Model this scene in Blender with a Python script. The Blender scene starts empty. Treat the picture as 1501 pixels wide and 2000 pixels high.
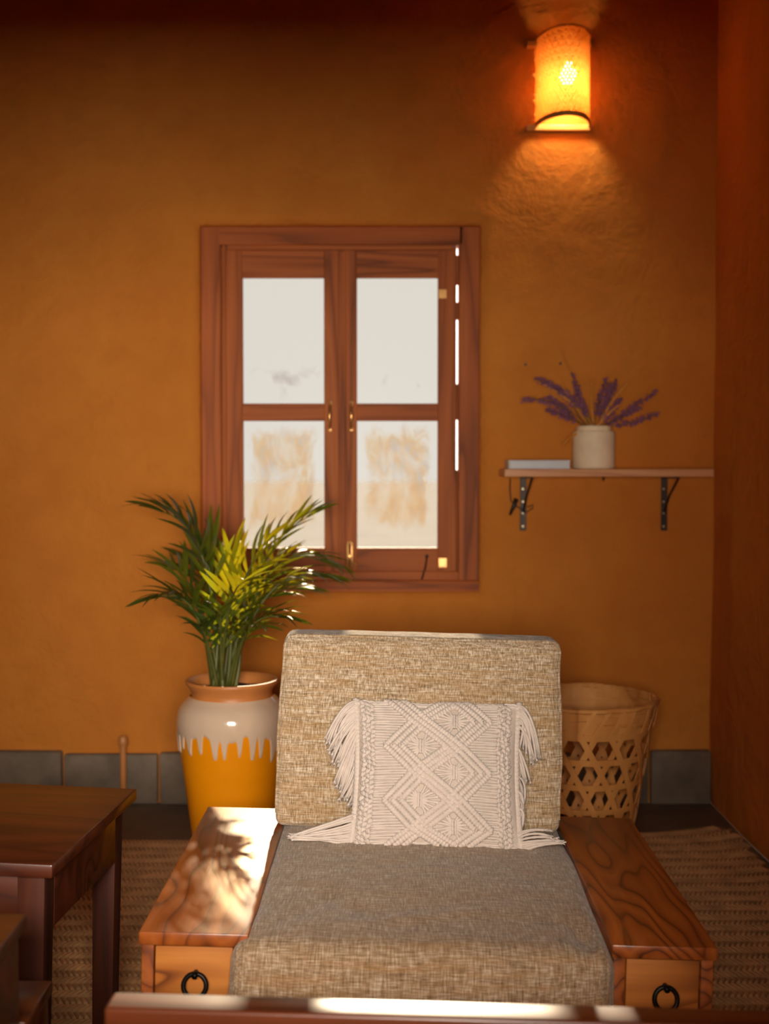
import bpy, bmesh, math, random
from math import sin, cos, pi, radians, sqrt
from mathutils import Vector, Matrix, noise, Quaternion

random.seed(7)
scene = bpy.context.scene
COL = scene.collection

# ------------------------------------------------------------------ camera
FPX, HC, PITCH = 2400.0, 1.18, math.atan(86 / 2400.0)
cam = bpy.data.objects.new('camera', bpy.data.cameras.new('camera'))
COL.objects.link(cam)
cam.location = (0, 0, HC)
cam.rotation_euler = (pi / 2 - PITCH, 0, 0)
cam.data.sensor_fit = 'VERTICAL'
cam.data.sensor_height = 36.0
cam.data.sensor_width = 36.0
cam.data.lens = FPX * 36.0 / 2000.0
cam.data.clip_start = 0.05
cam.data.dof.use_dof = True
cam.data.dof.focus_distance = 2.46
cam.data.dof.aperture_fstop = 3.2
scene.camera = cam


def at(px, py, Y):
    """World point at depth Y seen at pixel (px, py) of the 1501x2000 frame."""
    a, b = (px - 750.5) / FPX, (1000 - py) / FPX
    dx, dy, dz = a, cos(PITCH) + b * sin(PITCH), -sin(PITCH) + b * cos(PITCH)
    t = Y / dy
    return Vector((dx * t, Y, HC + dz * t))


# ------------------------------------------------------------------ world, sun, added fill light, exposure
SKY = 4.2
world = bpy.data.worlds.new('sky')
scene.world = world
world.use_nodes = True
bg = world.node_tree.nodes['Background']
bg.inputs[0].default_value = (1.0, 0.93, 0.84, 1)
bg.inputs[1].default_value = SKY

sun = bpy.data.objects.new('sun', bpy.data.lights.new('sun', 'SUN'))
COL.objects.link(sun)
sun.data.energy = 38.0
sun.data.angle = radians(0.9)
sun.data.color = (1.0, 0.80, 0.55)
SUN_EL, SUN_AZ = radians(19.5), radians(0.5)
sdir = Vector((sin(SUN_AZ) * cos(SUN_EL), -cos(SUN_AZ) * cos(SUN_EL), -sin(SUN_EL)))
sun.rotation_euler = sdir.to_track_quat('-Z', 'Y').to_euler()

# fill light added out of view, set in an invented opening behind the camera
fill_lamp = bpy.data.objects.new('opening_daylight', bpy.data.lights.new('opening_daylight', 'AREA'))
COL.objects.link(fill_lamp)
fill_lamp.data.shape = 'RECTANGLE'
fill_lamp.data.size = 1.3
fill_lamp.data.size_y = 1.54
fill_lamp.data.energy = 670.0
fill_lamp.data.color = (1.0, 0.91, 0.78)
fill_lamp.location = (0.10, -1.66, 1.43)
fill_lamp.rotation_euler = (pi / 2, 0, 0)

vs = scene.view_settings
vs.view_transform = 'Standard'
vs.look = 'None'
vs.exposure = 0.0
vs.gamma = 1.0
vs.use_curve_mapping = False
scene.cycles.max_bounces = 10
scene.cycles.transparent_max_bounces = 16
scene.cycles.sample_clamp_indirect = 6.0


# ------------------------------------------------------------------ node helpers
def srgb(r, g, b):
    f = lambda c: (c / 255 / 12.92) if c / 255 <= 0.04045 else ((c / 255 + 0.055) / 1.055) ** 2.4
    return (f(r), f(g), f(b), 1.0)


class NT:
    def __init__(self, name):
        self.m = bpy.data.materials.new(name)
        self.m.use_nodes = True
        self.t = self.m.node_tree
        self.b = self.t.nodes['Principled BSDF']
        self.out = self.t.nodes['Material Output']

    def n(self, typ, **kw):
        nd = self.t.nodes.new(typ)
        for k, v in kw.items():
            if k.startswith('i_'):
                key = k[2:]
                key = int(key) if key.isdigit() else key.replace('_', ' ')
                nd.inputs[key].default_value = v
            else:
                setattr(nd, k, v)
        return nd

    def l(self, a, b):
        self.t.links.new(a, b)

    def coords(self, scale=(1, 1, 1), kind='Object', rot=(0, 0, 0)):
        tc = self.n('ShaderNodeTexCoord')
        mp = self.n('ShaderNodeMapping')
        mp.inputs['Scale'].default_value = scale
        mp.inputs['Rotation'].default_value = rot
        self.l(tc.outputs[kind], mp.inputs['Vector'])
        return mp.outputs['Vector']

    def noise(self, vec, scale, detail=3, rough=0.5, dist=0.0):
        nd = self.n('ShaderNodeTexNoise', i_Scale=scale, i_Detail=detail, i_Roughness=rough, i_Distortion=dist)
        self.l(vec, nd.inputs['Vector'])
        return nd.outputs['Fac']

    def ramp(self, fac, stops):
        nd = self.n('ShaderNodeValToRGB')
        e = nd.color_ramp.elements
        while len(e) < len(stops):
            e.new(0.5)
        for el, (p, c) in zip(e, stops):
            el.position = p
            el.color = c
        self.l(fac, nd.inputs['Fac'])
        return nd.outputs['Color']

    def math(self, op, a, b=None):
        nd = self.n('ShaderNodeMath', operation=op)
        for i, v in enumerate((a, b)):
            if v is None:
                continue
            if isinstance(v, (int, float)):
                nd.inputs[i].default_value = v
            else:
                self.l(v, nd.inputs[i])
        return nd.outputs[0]

    def mix(self, fac, a, b, mode='MIX'):
        nd = self.n('ShaderNodeMix', data_type='RGBA', blend_type=mode)
        for i, v in ((0, fac), (6, a), (7, b)):
            if isinstance(v, (int, float, tuple)):
                nd.inputs[i].default_value = v
            else:
                self.l(v, nd.inputs[i])
        return nd.outputs[2]

    def bump(self, h, strength=0.3, dist=0.01):
        nd = self.n('ShaderNodeBump', i_Strength=strength, i_Distance=dist)
        self.l(h, nd.inputs['Height'])
        self.l(nd.outputs[0], self.b.inputs['Normal'])

    def base(self, c):
        if isinstance(c, tuple):
            self.b.inputs['Base Color'].default_value = c
        else:
            self.l(c, self.b.inputs['Base Color'])

    def set(self, **kw):
        for k, v in kw.items():
            self.b.inputs[k.replace('_', ' ')].default_value = v


M = {}


def simple(name, c, rough=0.6, var=0.12, scale=12, bump=0.0, stretch=(1, 1, 1), **kw):
    k = NT(name)
    v = k.coords(stretch)
    f = k.noise(v, scale, 4, 0.6)
    lo = tuple(x * (1 - var) for x in c[:3]) + (1,)
    hi = tuple(min(1, x * (1 + var)) for x in c[:3]) + (1,)
    k.base(k.ramp(f, [(0.3, lo), (0.7, hi)]))
    k.set(Roughness=rough, **kw)
    if bump:
        k.bump(k.noise(v, scale * 4, 4, 0.6), bump, 0.004)
    M[name] = k.m
    return k


def wood(name, light, mid, dark, axis='Y', rough=0.3, coat=0.3, lines=11, cross=5.0, along=0.9, spec=0.5, coat_rough=0.2, coat_ior=1.5):
    k = NT(name)
    s = {'X': (along, cross, cross), 'Y': (cross, along, cross), 'Z': (cross, cross, along)}[axis]
    fine = {'X': (3, 90, 90), 'Y': (90, 3, 90), 'Z': (90, 90, 3)}[axis]
    v = k.coords(s)
    n1 = k.noise(v, 1.0, 2, 0.45, 0.35)
    band = k.math('FRACT', k.math('MULTIPLY', n1, lines))
    col = k.ramp(band, [(0.0, mid), (0.35, light), (0.74, mid), (0.93, dark), (1.0, mid)])
    n2 = k.noise(k.coords(fine), 1.0, 3, 0.6)
    col = k.mix(k.math('MULTIPLY', n2, 0.55), col, dark)
    n3 = k.noise(k.coords(s), 0.6, 2)
    col = k.mix(k.ramp(n3, [(0.35, (0, 0, 0, 1)), (0.7, (0.6, 0.6, 0.6, 1))]), col, mid)
    k.base(col)
    k.set(Roughness=rough, Coat_Weight=coat, Coat_Roughness=coat_rough, Coat_IOR=coat_ior, Specular_IOR_Level=spec)
    k.bump(n2, 0.12, 0.002)
    M[name] = k.m
    return k


# ------------------------------------------------------------------ materials
# ochre mud plaster
k = NT('ochre_plaster')
v = k.coords()
a = k.noise(v, 1.6, 5, 0.6)
b = k.noise(v, 9, 6, 0.65)
c = k.ramp(a, [(0.3, srgb(194, 114, 38)), (0.55, srgb(205, 125, 45)), (0.75, srgb(213, 135, 55))])
c = k.mix(k.ramp(b, [(0.45, (0, 0, 0, 1)), (0.8, (0.35, 0.35, 0.35, 1))]), c, srgb(176, 98, 32))
k.base(c)
k.set(Roughness=0.85, Specular_IOR_Level=0.25)
hb = k.math('ADD', k.math('MULTIPLY', k.noise(v, 7, 5, 0.6, 0.4), 1.0), k.math('MULTIPLY', k.noise(v, 60, 3), 0.12))
k.bump(hb, 0.7, 0.025)
M['plaster'] = k.m

simple('dark_ceiling', srgb(70, 40, 22), 0.9, 0.2, 4)
simple('grey_stone', srgb(112, 96, 80), 0.8, 0.35, 7, 0.5)
simple('floor_stone', srgb(92, 76, 62), 0.65, 0.3, 5, 0.3)
simple('mortar', srgb(74, 52, 36), 0.95, 0.2, 20, 0.3)
simple('earth_ground', srgb(192, 187, 181), 1.0, 0.06, 0.6, Specular_IOR_Level=0.0)
simple('terracotta', srgb(196, 122, 62), 0.45, 0.1, 10)
simple('yellow_glaze', srgb(236, 144, 8), 0.28, 0.06, 6, Coat_Weight=0.3)
simple('cream_glaze', srgb(214, 186, 160), 0.14, 0.06, 9, Coat_Weight=0.6)
simple('soil', srgb(58, 38, 24), 0.95, 0.4, 30, 0.6)
simple('cream_ceramic', srgb(242, 220, 184), 0.55, 0.08, 18, 0.15)
simple('pale_cover', srgb(196, 200, 204), 0.4, 0.05, 8)
simple('page_paper', srgb(214, 200, 178), 0.8, 0.08, 120, 0.2, (1, 1, 8))
simple('black_iron', srgb(30, 26, 24), 0.4, 0.2, 30, Metallic=0.85)
simple('dark_steel', srgb(62, 50, 42), 0.42, 0.25, 25, Metallic=0.7)
simple('bright_screw', srgb(205, 180, 150), 0.3, 0.1, 30, Metallic=0.8)
simple('brass', srgb(222, 168, 104), 0.28, 0.1, 20, Metallic=0.85)
simple('black_cable', srgb(34, 26, 22), 0.5, 0.1, 20)
simple('pipe_tan', srgb(188, 122, 66), 0.4, 0.12, 20)
simple('cotton', srgb(216, 200, 188), 0.92, 0.06, 60, 0.25, Sheen_Weight=0.3)
simple('cotton_backing', srgb(204, 188, 175), 0.95, 0.06, 60, 0.25)
simple('straw', srgb(206, 132, 44), 0.7, 0.2, 20)
simple('lavender_stem', srgb(112, 92, 58), 0.8, 0.2, 20)
simple('lavender_flower', srgb(146, 92, 118), 0.9, 0.35, 90)

wood('armchair_wood', srgb(178, 96, 36), srgb(148, 74, 25), srgb(74, 34, 12), 'Y', 0.40, 0.6, 13, 7.0, 1.1, spec=0.3, coat_rough=0.27, coat_ior=1.5)
wood('chair_wood', srgb(176, 96, 38), srgb(146, 74, 26), srgb(76, 34, 12), 'Y', 0.55, 0.0, 13, 7.0, 1.1, spec=0.25)
wood('drawer_wood', srgb(206, 132, 58), srgb(178, 106, 42), srgb(108, 56, 22), 'X', 0.55, 0.0, 7, 7.0, 1.2, spec=0.25)
wood('post_wood', srgb(150, 84, 40), srgb(118, 60, 26), srgb(62, 28, 14), 'Z', 0.55, 0.0, 8, 8.0, 0.8, spec=0.25)
wood('table_wood', srgb(98, 44, 17), srgb(72, 29, 11), srgb(34, 13, 6), 'X', 0.42, 0.5, 9, 6.0, 0.7, spec=0.3, coat_rough=0.2)
wood('table_leg_wood', srgb(84, 38, 18), srgb(62, 26, 12), srgb(34, 14, 8), 'Z', 0.6, 0.0, 8, 8.0, 0.7, spec=0.2)
wood('rail_wood', srgb(118, 58, 26), srgb(92, 42, 17), srgb(54, 22, 9), 'X', 0.36, 0.5, 7, 9.0, 0.6, coat_rough=0.26)
wood('window_wood', srgb(206, 114, 48), srgb(174, 89, 34), srgb(114, 57, 21), 'Z', 0.6, 0.0, 6, 9.0, 0.6, spec=0.3)
wood('window_wood_across', srgb(206, 114, 48), srgb(174, 89, 34), srgb(114, 57, 21), 'X', 0.6, 0.0, 6, 9.0, 0.6, spec=0.3)
wood('shelf_wood', srgb(232, 168, 112), srgb(218, 150, 96), srgb(180, 112, 68), 'X', 0.5, 0.1, 6, 8.0, 0.6)
wood('bamboo_strip', srgb(218, 152, 80), srgb(198, 130, 60), srgb(156, 94, 38), 'Z', 0.7, 0.0, 5, 4.0, 2.0)
wood('cane', srgb(232, 178, 104), srgb(220, 160, 84), srgb(190, 124, 56), 'X', 0.5, 0.15, 5, 6.0, 2.0)
simple('mat_fibre', srgb(176, 132, 88), 0.8, 0.28, 14, 0.2)
simple('mat_backing', srgb(120, 86, 52), 0.9, 0.25, 25, 0.2)


# upholstery: coarse slub linen with mustard streaks
def linen(name, c_lo, c_mid, c_hi, mustard, amount):
    k = NT(name)
    v1 = k.coords((34, 34, 380))
    v2 = k.coords((420, 420, 40))
    a = k.noise(v1, 1.0, 3, 0.65)
    b = k.noise(v2, 1.0, 2, 0.6)
    t = k.math('ADD', k.math('MULTIPLY', a, 0.5), k.math('MULTIPLY', b, 0.5))
    col = k.ramp(t, [(0.36, c_lo), (0.5, c_mid), (0.64, c_hi)])
    s = k.noise(k.coords((9, 9, 150)), 1.0, 4, 0.62)
    big = k.noise(k.coords((2.0, 2.0, 7)), 1.0, 2)
    m = k.math('MULTIPLY', k.math('ADD', s, k.math('MULTIPLY', big, 0.6)), 0.62)
    col = k.mix(k.ramp(m, [(0.47, (0, 0, 0, 1)), (0.60, (amount,) * 3 + (1,))]), col, mustard)
    k.base(col)
    k.set(Roughness=0.95, Specular_IOR_Level=0.15, Sheen_Weight=0.25, Sheen_Roughness=0.5)
    k.bump(t, 0.55, 0.0035)
    M[name] = k.m


linen('back_linen', srgb(110, 90, 66), srgb(174, 149, 120), srgb(220, 206, 186), srgb(174, 130, 68), 0.38)


def linen_seat(name):
    k = NT(name)
    a = k.noise(k.coords((34, 380, 380)), 1.0, 3, 0.65)
    b = k.noise(k.coords((420, 34, 40)), 1.0, 3, 0.65)
    t = k.math('ADD', k.math('MULTIPLY', a, 0.5), k.math('MULTIPLY', b, 0.5))
    col = k.ramp(t, [(0.36, srgb(104, 82, 60)), (0.5, srgb(156, 128, 99)), (0.64, srgb(200, 182, 158))])
    s = k.noise(k.coords((6, 30, 70)), 1.0, 4, 0.6)
    col = k.mix(k.ramp(s, [(0.48, (0, 0, 0, 1)), (0.68, (0.35, 0.35, 0.35, 1))]), col, srgb(164, 120, 62))
    k.base(col)
    k.set(Roughness=0.95, Specular_IOR_Level=0.15, Sheen_Weight=0.2, Sheen_Roughness=0.5)
    k.bump(t, 0.45, 0.003)
    M[name] = k.m


linen_seat('seat_linen')


# leaves: glossy green with light shining through
def leaf(name, c1, c2, trans):
    k = NT(name)
    f = k.noise(k.coords((20, 2, 20)), 2.0, 3)
    col = k.ramp(f, [(0.35, c1), (0.7, c2)])
    k.base(col)
    k.set(Roughness=0.32, Specular_IOR_Level=0.5)
    tr = k.n('ShaderNodeBsdfTranslucent')
    tr.inputs['Color'].default_value = trans
    mx = k.n('ShaderNodeMixShader', i_0=0.42)
    k.l(k.b.outputs[0], mx.inputs[1])
    k.l(tr.outputs[0], mx.inputs[2])
    k.l(mx.outputs[0], k.out.inputs['Surface'])
    M[name] = k.m


leaf('leaf_green', srgb(66, 88, 22), srgb(98, 118, 36), srgb(190, 190, 24))
leaf('leaf_dark', srgb(46, 66, 24), srgb(72, 94, 36), srgb(150, 160, 24))
leaf('leaf_yellow', srgb(140, 150, 24), srgb(172, 170, 36), srgb(225, 205, 20))
simple('palm_stem', srgb(84, 86, 34), 0.5, 0.2, 20)


# window panes: dusty glass; the lower ones carry wiped, smeared patches
def pane_mat(name, smear):
    k = NT(name)
    tc = k.n('ShaderNodeTexCoord')
    gen = tc.outputs['Generated']
    tint = (0.42, 0.42, 0.417, 1)
    if smear == 'low':
        mp = k.n('ShaderNodeMapping')
        mp.inputs['Scale'].default_value = (3.2, 1, 1.5)
        k.l(tc.outputs['Object'], mp.inputs['Vector'])
        n1 = k.noise(mp.outputs['Vector'], 3.4, 5, 0.6, 0.8)
        n2 = k.noise(mp.outputs['Vector'], 6.5, 4, 0.6, 1.2)
        sep = k.n('ShaderNodeSeparateXYZ')
        k.l(gen, sep.inputs[0])
        # a wiped rectangle with ragged borders
        def win(x, lo, hi):
            up = k.n('ShaderNodeMapRange', interpolation_type='SMOOTHSTEP')
            k.l(x, up.inputs[0])
            up.inputs[1].default_value, up.inputs[2].default_value = lo - 0.05, lo + 0.05
            dn = k.n('ShaderNodeMapRange', interpolation_type='SMOOTHSTEP')
            k.l(x, dn.inputs[0])
            dn.inputs[1].default_value, dn.inputs[2].default_value = hi - 0.05, hi + 0.05
            dn.inputs[3].default_value, dn.inputs[4].default_value = 1, 0
            return k.math('MULTIPLY', up.outputs[0], dn.outputs[0])
        wob = k.math('MULTIPLY', k.math('SUBTRACT', n2, 0.5), 0.28)
        box = k.math('MULTIPLY', win(k.math('ADD', sep.outputs[0], wob), 0.14, 0.84), win(k.math('ADD', sep.outputs[2], wob), 0.2, 0.9))
        str_ = k.math('MULTIPLY', box, k.ramp(n1, [(0.30, (0, 0, 0, 1)), (0.54, (1, 1, 1, 1))]))
        colr = k.ramp(n2, [(0.35, (0.375, 0.355, 0.335, 1)), (0.5, (0.405, 0.345, 0.275, 1)), (0.62, (0.41, 0.375, 0.32, 1)), (0.75, (0.36, 0.335, 0.31, 1))])
        col = k.mix(k.math('MULTIPLY', str_, 1.0), tint, colr)
    else:
        n1 = k.noise(tc.outputs['Object'], 9.0, 3, 0.5, 0.6)
        sep = k.n('ShaderNodeSeparateXYZ')
        k.l(gen, sep.inputs[0])
        lowz = k.ramp(sep.outputs[2], [(0.02, (0, 0, 0, 1)), (0.12, (1, 1, 1, 1)), (0.22, (1, 1, 1, 1)), (0.34, (0, 0, 0, 1))])
        f = k.math('MULTIPLY', lowz, k.ramp(n1, [(0.56, (0, 0, 0, 1)), (0.68, (0.8, 0.8, 0.8, 1))]))
        col = k.mix(f, tint, (0.36, 0.345, 0.34, 1))
    tp = k.n('ShaderNodeBsdfTransparent')
    k.l(col, tp.inputs['Color'])
    gl = k.n('ShaderNodeBsdfGlossy', i_Roughness=0.3)
    mx = k.n('ShaderNodeMixShader', i_0=0.004)
    k.l(tp.outputs[0], mx.inputs[1])
    k.l(gl.outputs[0], mx.inputs[2])
    k.l(mx.outputs[0], k.out.inputs['Surface'])
    M[name] = k.m


pane_mat('dusty_pane', 'up')
pane_mat('smeared_pane', 'low')

# lamp materials
k = NT('lamp_weave')
f = k.noise(k.coords((30, 30, 30)), 3.0, 2)
k.base(k.ramp(f, [(0.3, srgb(228, 170, 84)), (0.7, srgb(240, 190, 104))]))
k.set(Roughness=0.55)
tr = k.n('ShaderNodeBsdfTranslucent')
tr.inputs['Color'].default_value = srgb(255, 216, 130)
mx = k.n('ShaderNodeMixShader', i_0=0.55)
k.l(k.b.outputs[0], mx.inputs[1])
k.l(tr.outputs[0], mx.inputs[2])
tp = k.n('ShaderNodeBsdfTransparent')
tp.inputs['Color'].default_value = (1, 0.95, 0.8, 1)
mx2 = k.n('ShaderNodeMixShader', i_0=0.18)
k.l(mx.outputs[0], mx2.inputs[1])
k.l(tp.outputs[0], mx2.inputs[2])
k.l(mx2.outputs[0], k.out.inputs['Surface'])
M['lamp_weave'] = k.m
k = NT('lit_bulb')
k.set(Emission_Color=(1.0, 0.84, 0.54, 1), Emission_Strength=34.0)
M['lit_bulb'] = k.m


# ------------------------------------------------------------------ mesh helpers
class MB:
    def __init__(self):
        self.v, self.f = [], []

    def add(self, verts, faces):
        o = len(self.v)
        self.v += [Vector(p) for p in verts]
        self.f += [tuple(i + o for i in q) for q in faces]
        return self

    def box(self, lo, hi, bev=0.0, mat=None, seg=2):
        bm = bmesh.new()
        bmesh.ops.create_cube(bm, size=1)
        lo, hi = Vector(lo), Vector(hi)
        for vv in bm.verts:
            vv.co = Vector(((lo[i] + hi[i]) / 2 + vv.co[i] * (hi[i] - lo[i])) for i in range(3))
        if bev:
            bmesh.ops.bevel(bm, geom=bm.edges[:], offset=bev, segments=seg, affect='EDGES', profile=0.5)
        bm.verts.index_update()
        vs_ = [(mat @ x.co) if mat else x.co.copy() for x in bm.verts]
        self.add(vs_, [tuple(x.index for x in f.verts) for f in bm.faces])
        bm.free()
        return self

    def tube(self, pts, r, seg=8, cap=True, flat=None):
        pts = [Vector(p) for p in pts]
        n = len(pts)
        rr = r if callable(r) else (lambda i: r[i] if isinstance(r, (list, tuple)) else r)
        t0 = (pts[1] - pts[0]).normalized()
        ref = Vector((0, 0, 1)) if abs(t0.z) < 0.9 else Vector((1, 0, 0))
        nrm = t0.cross(ref).normalized()
        verts, faces = [], []
        for i in range(n):
            t = (pts[min(i + 1, n - 1)] - pts[max(i - 1, 0)]).normalized()
            nrm = (nrm - t * nrm.dot(t)).normalized()
            bn = t.cross(nrm)
            for j in range(seg):
                a_ = 2 * pi * j / seg
                verts.append(pts[i] + (nrm * cos(a_) + bn * sin(a_)) * rr(i))
        for i in range(n - 1):
            for j in range(seg):
                j2 = (j + 1) % seg
                faces.append((i * seg + j, i * seg + j2, (i + 1) * seg + j2, (i + 1) * seg + j))
        if cap:
            faces.append(tuple(range(seg - 1, -1, -1)))
            faces.append(tuple((n - 1) * seg + j for j in range(seg)))
        return self.add(verts, faces)

    def lathe(self, prof, c=(0, 0, 0), seg=48, close=False):
        c = Vector(c)
        verts, faces = [], []
        n = len(prof)
        for r, z in prof:
            for j in range(seg):
                a_ = 2 * pi * j / seg
                verts.append(c + Vector((r * cos(a_), r * sin(a_), z)))
        for i in range(n - 1):
            for j in range(seg):
                j2 = (j + 1) % seg
                faces.append((i * seg + j, i * seg + j2, (i + 1) * seg + j2, (i + 1) * seg + j))
        if close:
            faces.append(tuple(range(seg - 1, -1, -1)))
            faces.append(tuple((n - 1) * seg + j for j in range(seg)))
        return self.add(verts, faces)

    def ribbon(self, pts, nrms, w, th, caps=True):
        """flat strip of width w (list ok) and thickness th following pts; nrms face outward"""
        n = len(pts)
        verts, faces = [], []
        for i in range(n):
            t = (Vector(pts[min(i + 1, n - 1)]) - Vector(pts[max(i - 1, 0)])).normalized()
            nn = Vector(nrms[i]).normalized()
            s = t.cross(nn).normalized()
            ww = (w[i] if isinstance(w, (list, tuple)) else w) / 2
            p = Vector(pts[i])
            verts += [p + s * ww - nn * th / 2, p + s * ww + nn * th / 2, p - s * ww + nn * th / 2, p - s * ww - nn * th / 2]
        for i in range(n - 1):
            for j in range(4):
                j2 = (j + 1) % 4
                faces.append((i * 4 + j, i * 4 + j2, (i + 1) * 4 + j2, (i + 1) * 4 + j))
        if caps:
            faces += [(3, 2, 1, 0), tuple((n - 1) * 4 + j for j in range(4))]
        return self.add(verts, faces)

    def build(self, name, mat, parent=None, smooth=False, origin=None):
        """verts are in the frame of the thing (or world); origin shifts them to be local"""
        me = bpy.data.meshes.new(name)
        o = Vector(origin) if origin is not None else Vector((0, 0, 0))
        if origin is None and parent is not None and 'base' in parent:
            o = Vector(parent['base'])
        me.from_pydata([tuple(p - o) for p in self.v], [], self.f)
        me.update()
        if smooth:
            me.polygons.foreach_set('use_smooth', [True] * len(me.polygons))
            if isinstance(smooth, (int, float)) and not isinstance(smooth, bool):
                me.set_sharp_from_angle(angle=radians(smooth))
        me.materials.append(M[mat])
        ob = bpy.data.objects.new(name, me)
        COL.objects.link(ob)
        if parent is not None:
            ob.parent = parent
            if 'base' in parent:
                _base[ob.name] = parent['base']
                ob['base'] = parent['base']
        return ob


_base = {}


def tag(o, label=None, cat=None, group=None, kind=None):
    if label: o['label'] = label
    if cat: o['category'] = cat
    if group: o['group'] = group
    if kind: o['kind'] = kind
    return o


def empty(name, loc, label=None, cat=None, group=None, kind=None, rot=None):
    o = bpy.data.objects.new(name, None)
    o.empty_display_size = 0.05
    COL.objects.link(o)
    o.location = loc
    if rot:
        o.rotation_euler = rot
    else:
        o['base'] = tuple(loc)
    return tag(o, label, cat, group, kind)


def bez(p0, p1, p2, n):
    p0, p1, p2 = Vector(p0), Vector(p1), Vector(p2)
    return [p0 * (1 - t) ** 2 + p1 * 2 * t * (1 - t) + p2 * t * t for t in [i / (n - 1) for i in range(n)]]


def single(mb, name, mat, loc, label=None, cat=None, group=None, kind=None, smooth=False):
    o = mb.build(name, mat, None, smooth, origin=loc)
    o.location = loc
    return tag(o, label, cat, group, kind)


# ================================================================== ROOM
YW = 4.30                      # inner face of the back wall
XR = 1.15                      # inner face of the right wall
XL, YB, ZC = -2.3, -1.6, 2.95
WX0, WZ1 = at(388, 438, YW).x, at(388, 438, YW).z
WX1, WZ0 = at(936, 1157, YW).x, at(936, 1157, YW).z


def lin(a_, b_, n):
    return [a_ + (b_ - a_) * i / n for i in range(n)]


def back_wall():
    xs = lin(XL - 0.2, WX0 - 0.04, 70) + lin(WX0 - 0.04, WX0, 5) + lin(WX0, WX1, 42) + lin(WX1, WX1 + 0.04, 5) + lin(WX1 + 0.04, XR + 0.2, 36) + [XR + 0.2]
    zs = lin(0, WZ0 - 0.04, 40) + lin(WZ0 - 0.04, WZ0, 5) + lin(WZ0, WZ1, 50) + lin(WZ1, WZ1 + 0.04, 5) + lin(WZ1 + 0.04, ZC, 44) + [ZC]
    mb = MB()
    idx = {}
    eps = 1e-5
    for i, x in enumerate(xs):
        for j, z in enumerate(zs):
            dx = max(WX0 - x, 0, x - WX1)
            dz = max(WZ0 - z, 0, z - WZ1)
            d = sqrt(dx * dx + dz * dz)
            y = YW + 0.010 * (noise.noise(Vector((x * 1.7, z * 1.7, 3.1)))) + 0.004 * noise.noise(Vector((x * 6, z * 6, 8.0)))
            y += 0.018 * max(0, 1 - d / 0.04) ** 2
            inside = (WX0 + eps < x < WX1 - eps) and (WZ0 + eps < z < WZ1 - eps)
            if not inside:
                idx[(i, j)] = len(mb.v)
                mb.v.append(Vector((x, y, z)))
    for i in range(len(xs) - 1):
        for j in range(len(zs) - 1):
            q = [(i, j), (i + 1, j), (i + 1, j + 1), (i, j + 1)]
            cx, cz = (xs[i] + xs[i + 1]) / 2, (zs[j] + zs[j + 1]) / 2
            if WX0 < cx < WX1 and WZ0 < cz < WZ1:
                continue
            mb.f.append(tuple(idx[p] for p in q))
    # reveal running outward through the wall thickness
    ring = [(i, j) for i in range(len(xs)) for j in range(len(zs)) if (i, j) in idx
            and WX0 - eps <= xs[i] <= WX1 + eps and WZ0 - eps <= zs[j] <= WZ1 + eps]
    ctr = ((WX0 + WX1) / 2, (WZ0 + WZ1) / 2)
    i0 = min(p[0] for p in ring); i1 = max(p[0] for p in ring)
    j0 = min(p[1] for p in ring); j1 = max(p[1] for p in ring)
    loop = [(i, j0) for i in range(i0, i1)] + [(i1, j) for j in range(j0, j1)] + [(i, j1) for i in range(i1, i0, -1)] + [(i0, j) for j in range(j1, j0, -1)]
    prev = [idx[p] for p in loop]
    for dy in (0.012, 0.05, 0.30):
        cur = []
        for p in loop:
            cur.append(len(mb.v))
            mb.v.append(Vector((xs[p[0]], YW + 0.018 + dy, zs[p[1]])))
        for q in range(len(loop)):
            q2 = (q + 1) % len(loop)
            mb.f.append((prev[q], prev[q2], cur[q2], cur[q]))
        prev = cur
    # outer face
    o0 = len(mb.v)
    Y2 = YW + 0.318
    for x, z in ((XL - 0.2, 0), (XR + 0.2, 0), (XR + 0.2, ZC), (XL - 0.2, ZC), (WX0, WZ0), (WX1, WZ0), (WX1, WZ1), (WX0, WZ1)):
        mb.v.append(Vector((x, Y2, z)))
    for a_, b_ in ((0, 1), (1, 2), (2, 3), (3, 0)):
        mb.f.append((o0 + b_, o0 + a_, o0 + 4 + a_, o0 + 4 + b_))
    return mb


single(back_wall(), 'wall_back', 'plaster', (0, YW, 0), kind='structure', smooth=60)

# right wall
mb = MB()


def wavy_panel(mb, y0, y1, z0, z1, x, n, sgn):
    o = len(mb.v)
    ny, nz = n
    for i in range(ny + 1):
        for j in range(nz + 1):
            y, z = y0 + (y1 - y0) * i / ny, z0 + (z1 - z0) * j / nz
            mb.v.append(Vector((x + sgn * 0.010 * noise.noise(Vector((y * 1.6, z * 1.6, 11.0))), y, z)))
    for i in range(ny):
        for j in range(nz):
            p = o + i * (nz + 1) + j
            q = (p, p + 1, p + nz + 2, p + nz + 1)
            mb.f.append(q if sgn < 0 else q[::-1])


wavy_panel(mb, YB - 0.2, YW + 0.1, 0, ZC, XR, (60, 50), 1)
single(mb, 'wall_right', 'plaster', (XR, 2, 0), kind='structure', smooth=40)

mb = MB().box((XL - 0.2, YB - 0.2, 0), (XL, YW + 0.1, ZC))
single(mb, 'wall_left', 'plaster', (XL, 2, 0), kind='structure')
# wall behind the camera with an opening invented for the added fill light
mb = MB().box((XL, YB - 0.2, 0), (-0.57, YB, ZC)).box((0.77, YB - 0.2, 0), (XR + 0.2, YB, ZC)).box((-0.57, YB - 0.2, 2.22), (0.77, YB, ZC)).box((-0.57, YB - 0.2, 0), (0.77, YB, 0.64))
single(mb, 'wall_front', 'plaster', (0, YB, 0), kind='structure')
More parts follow.
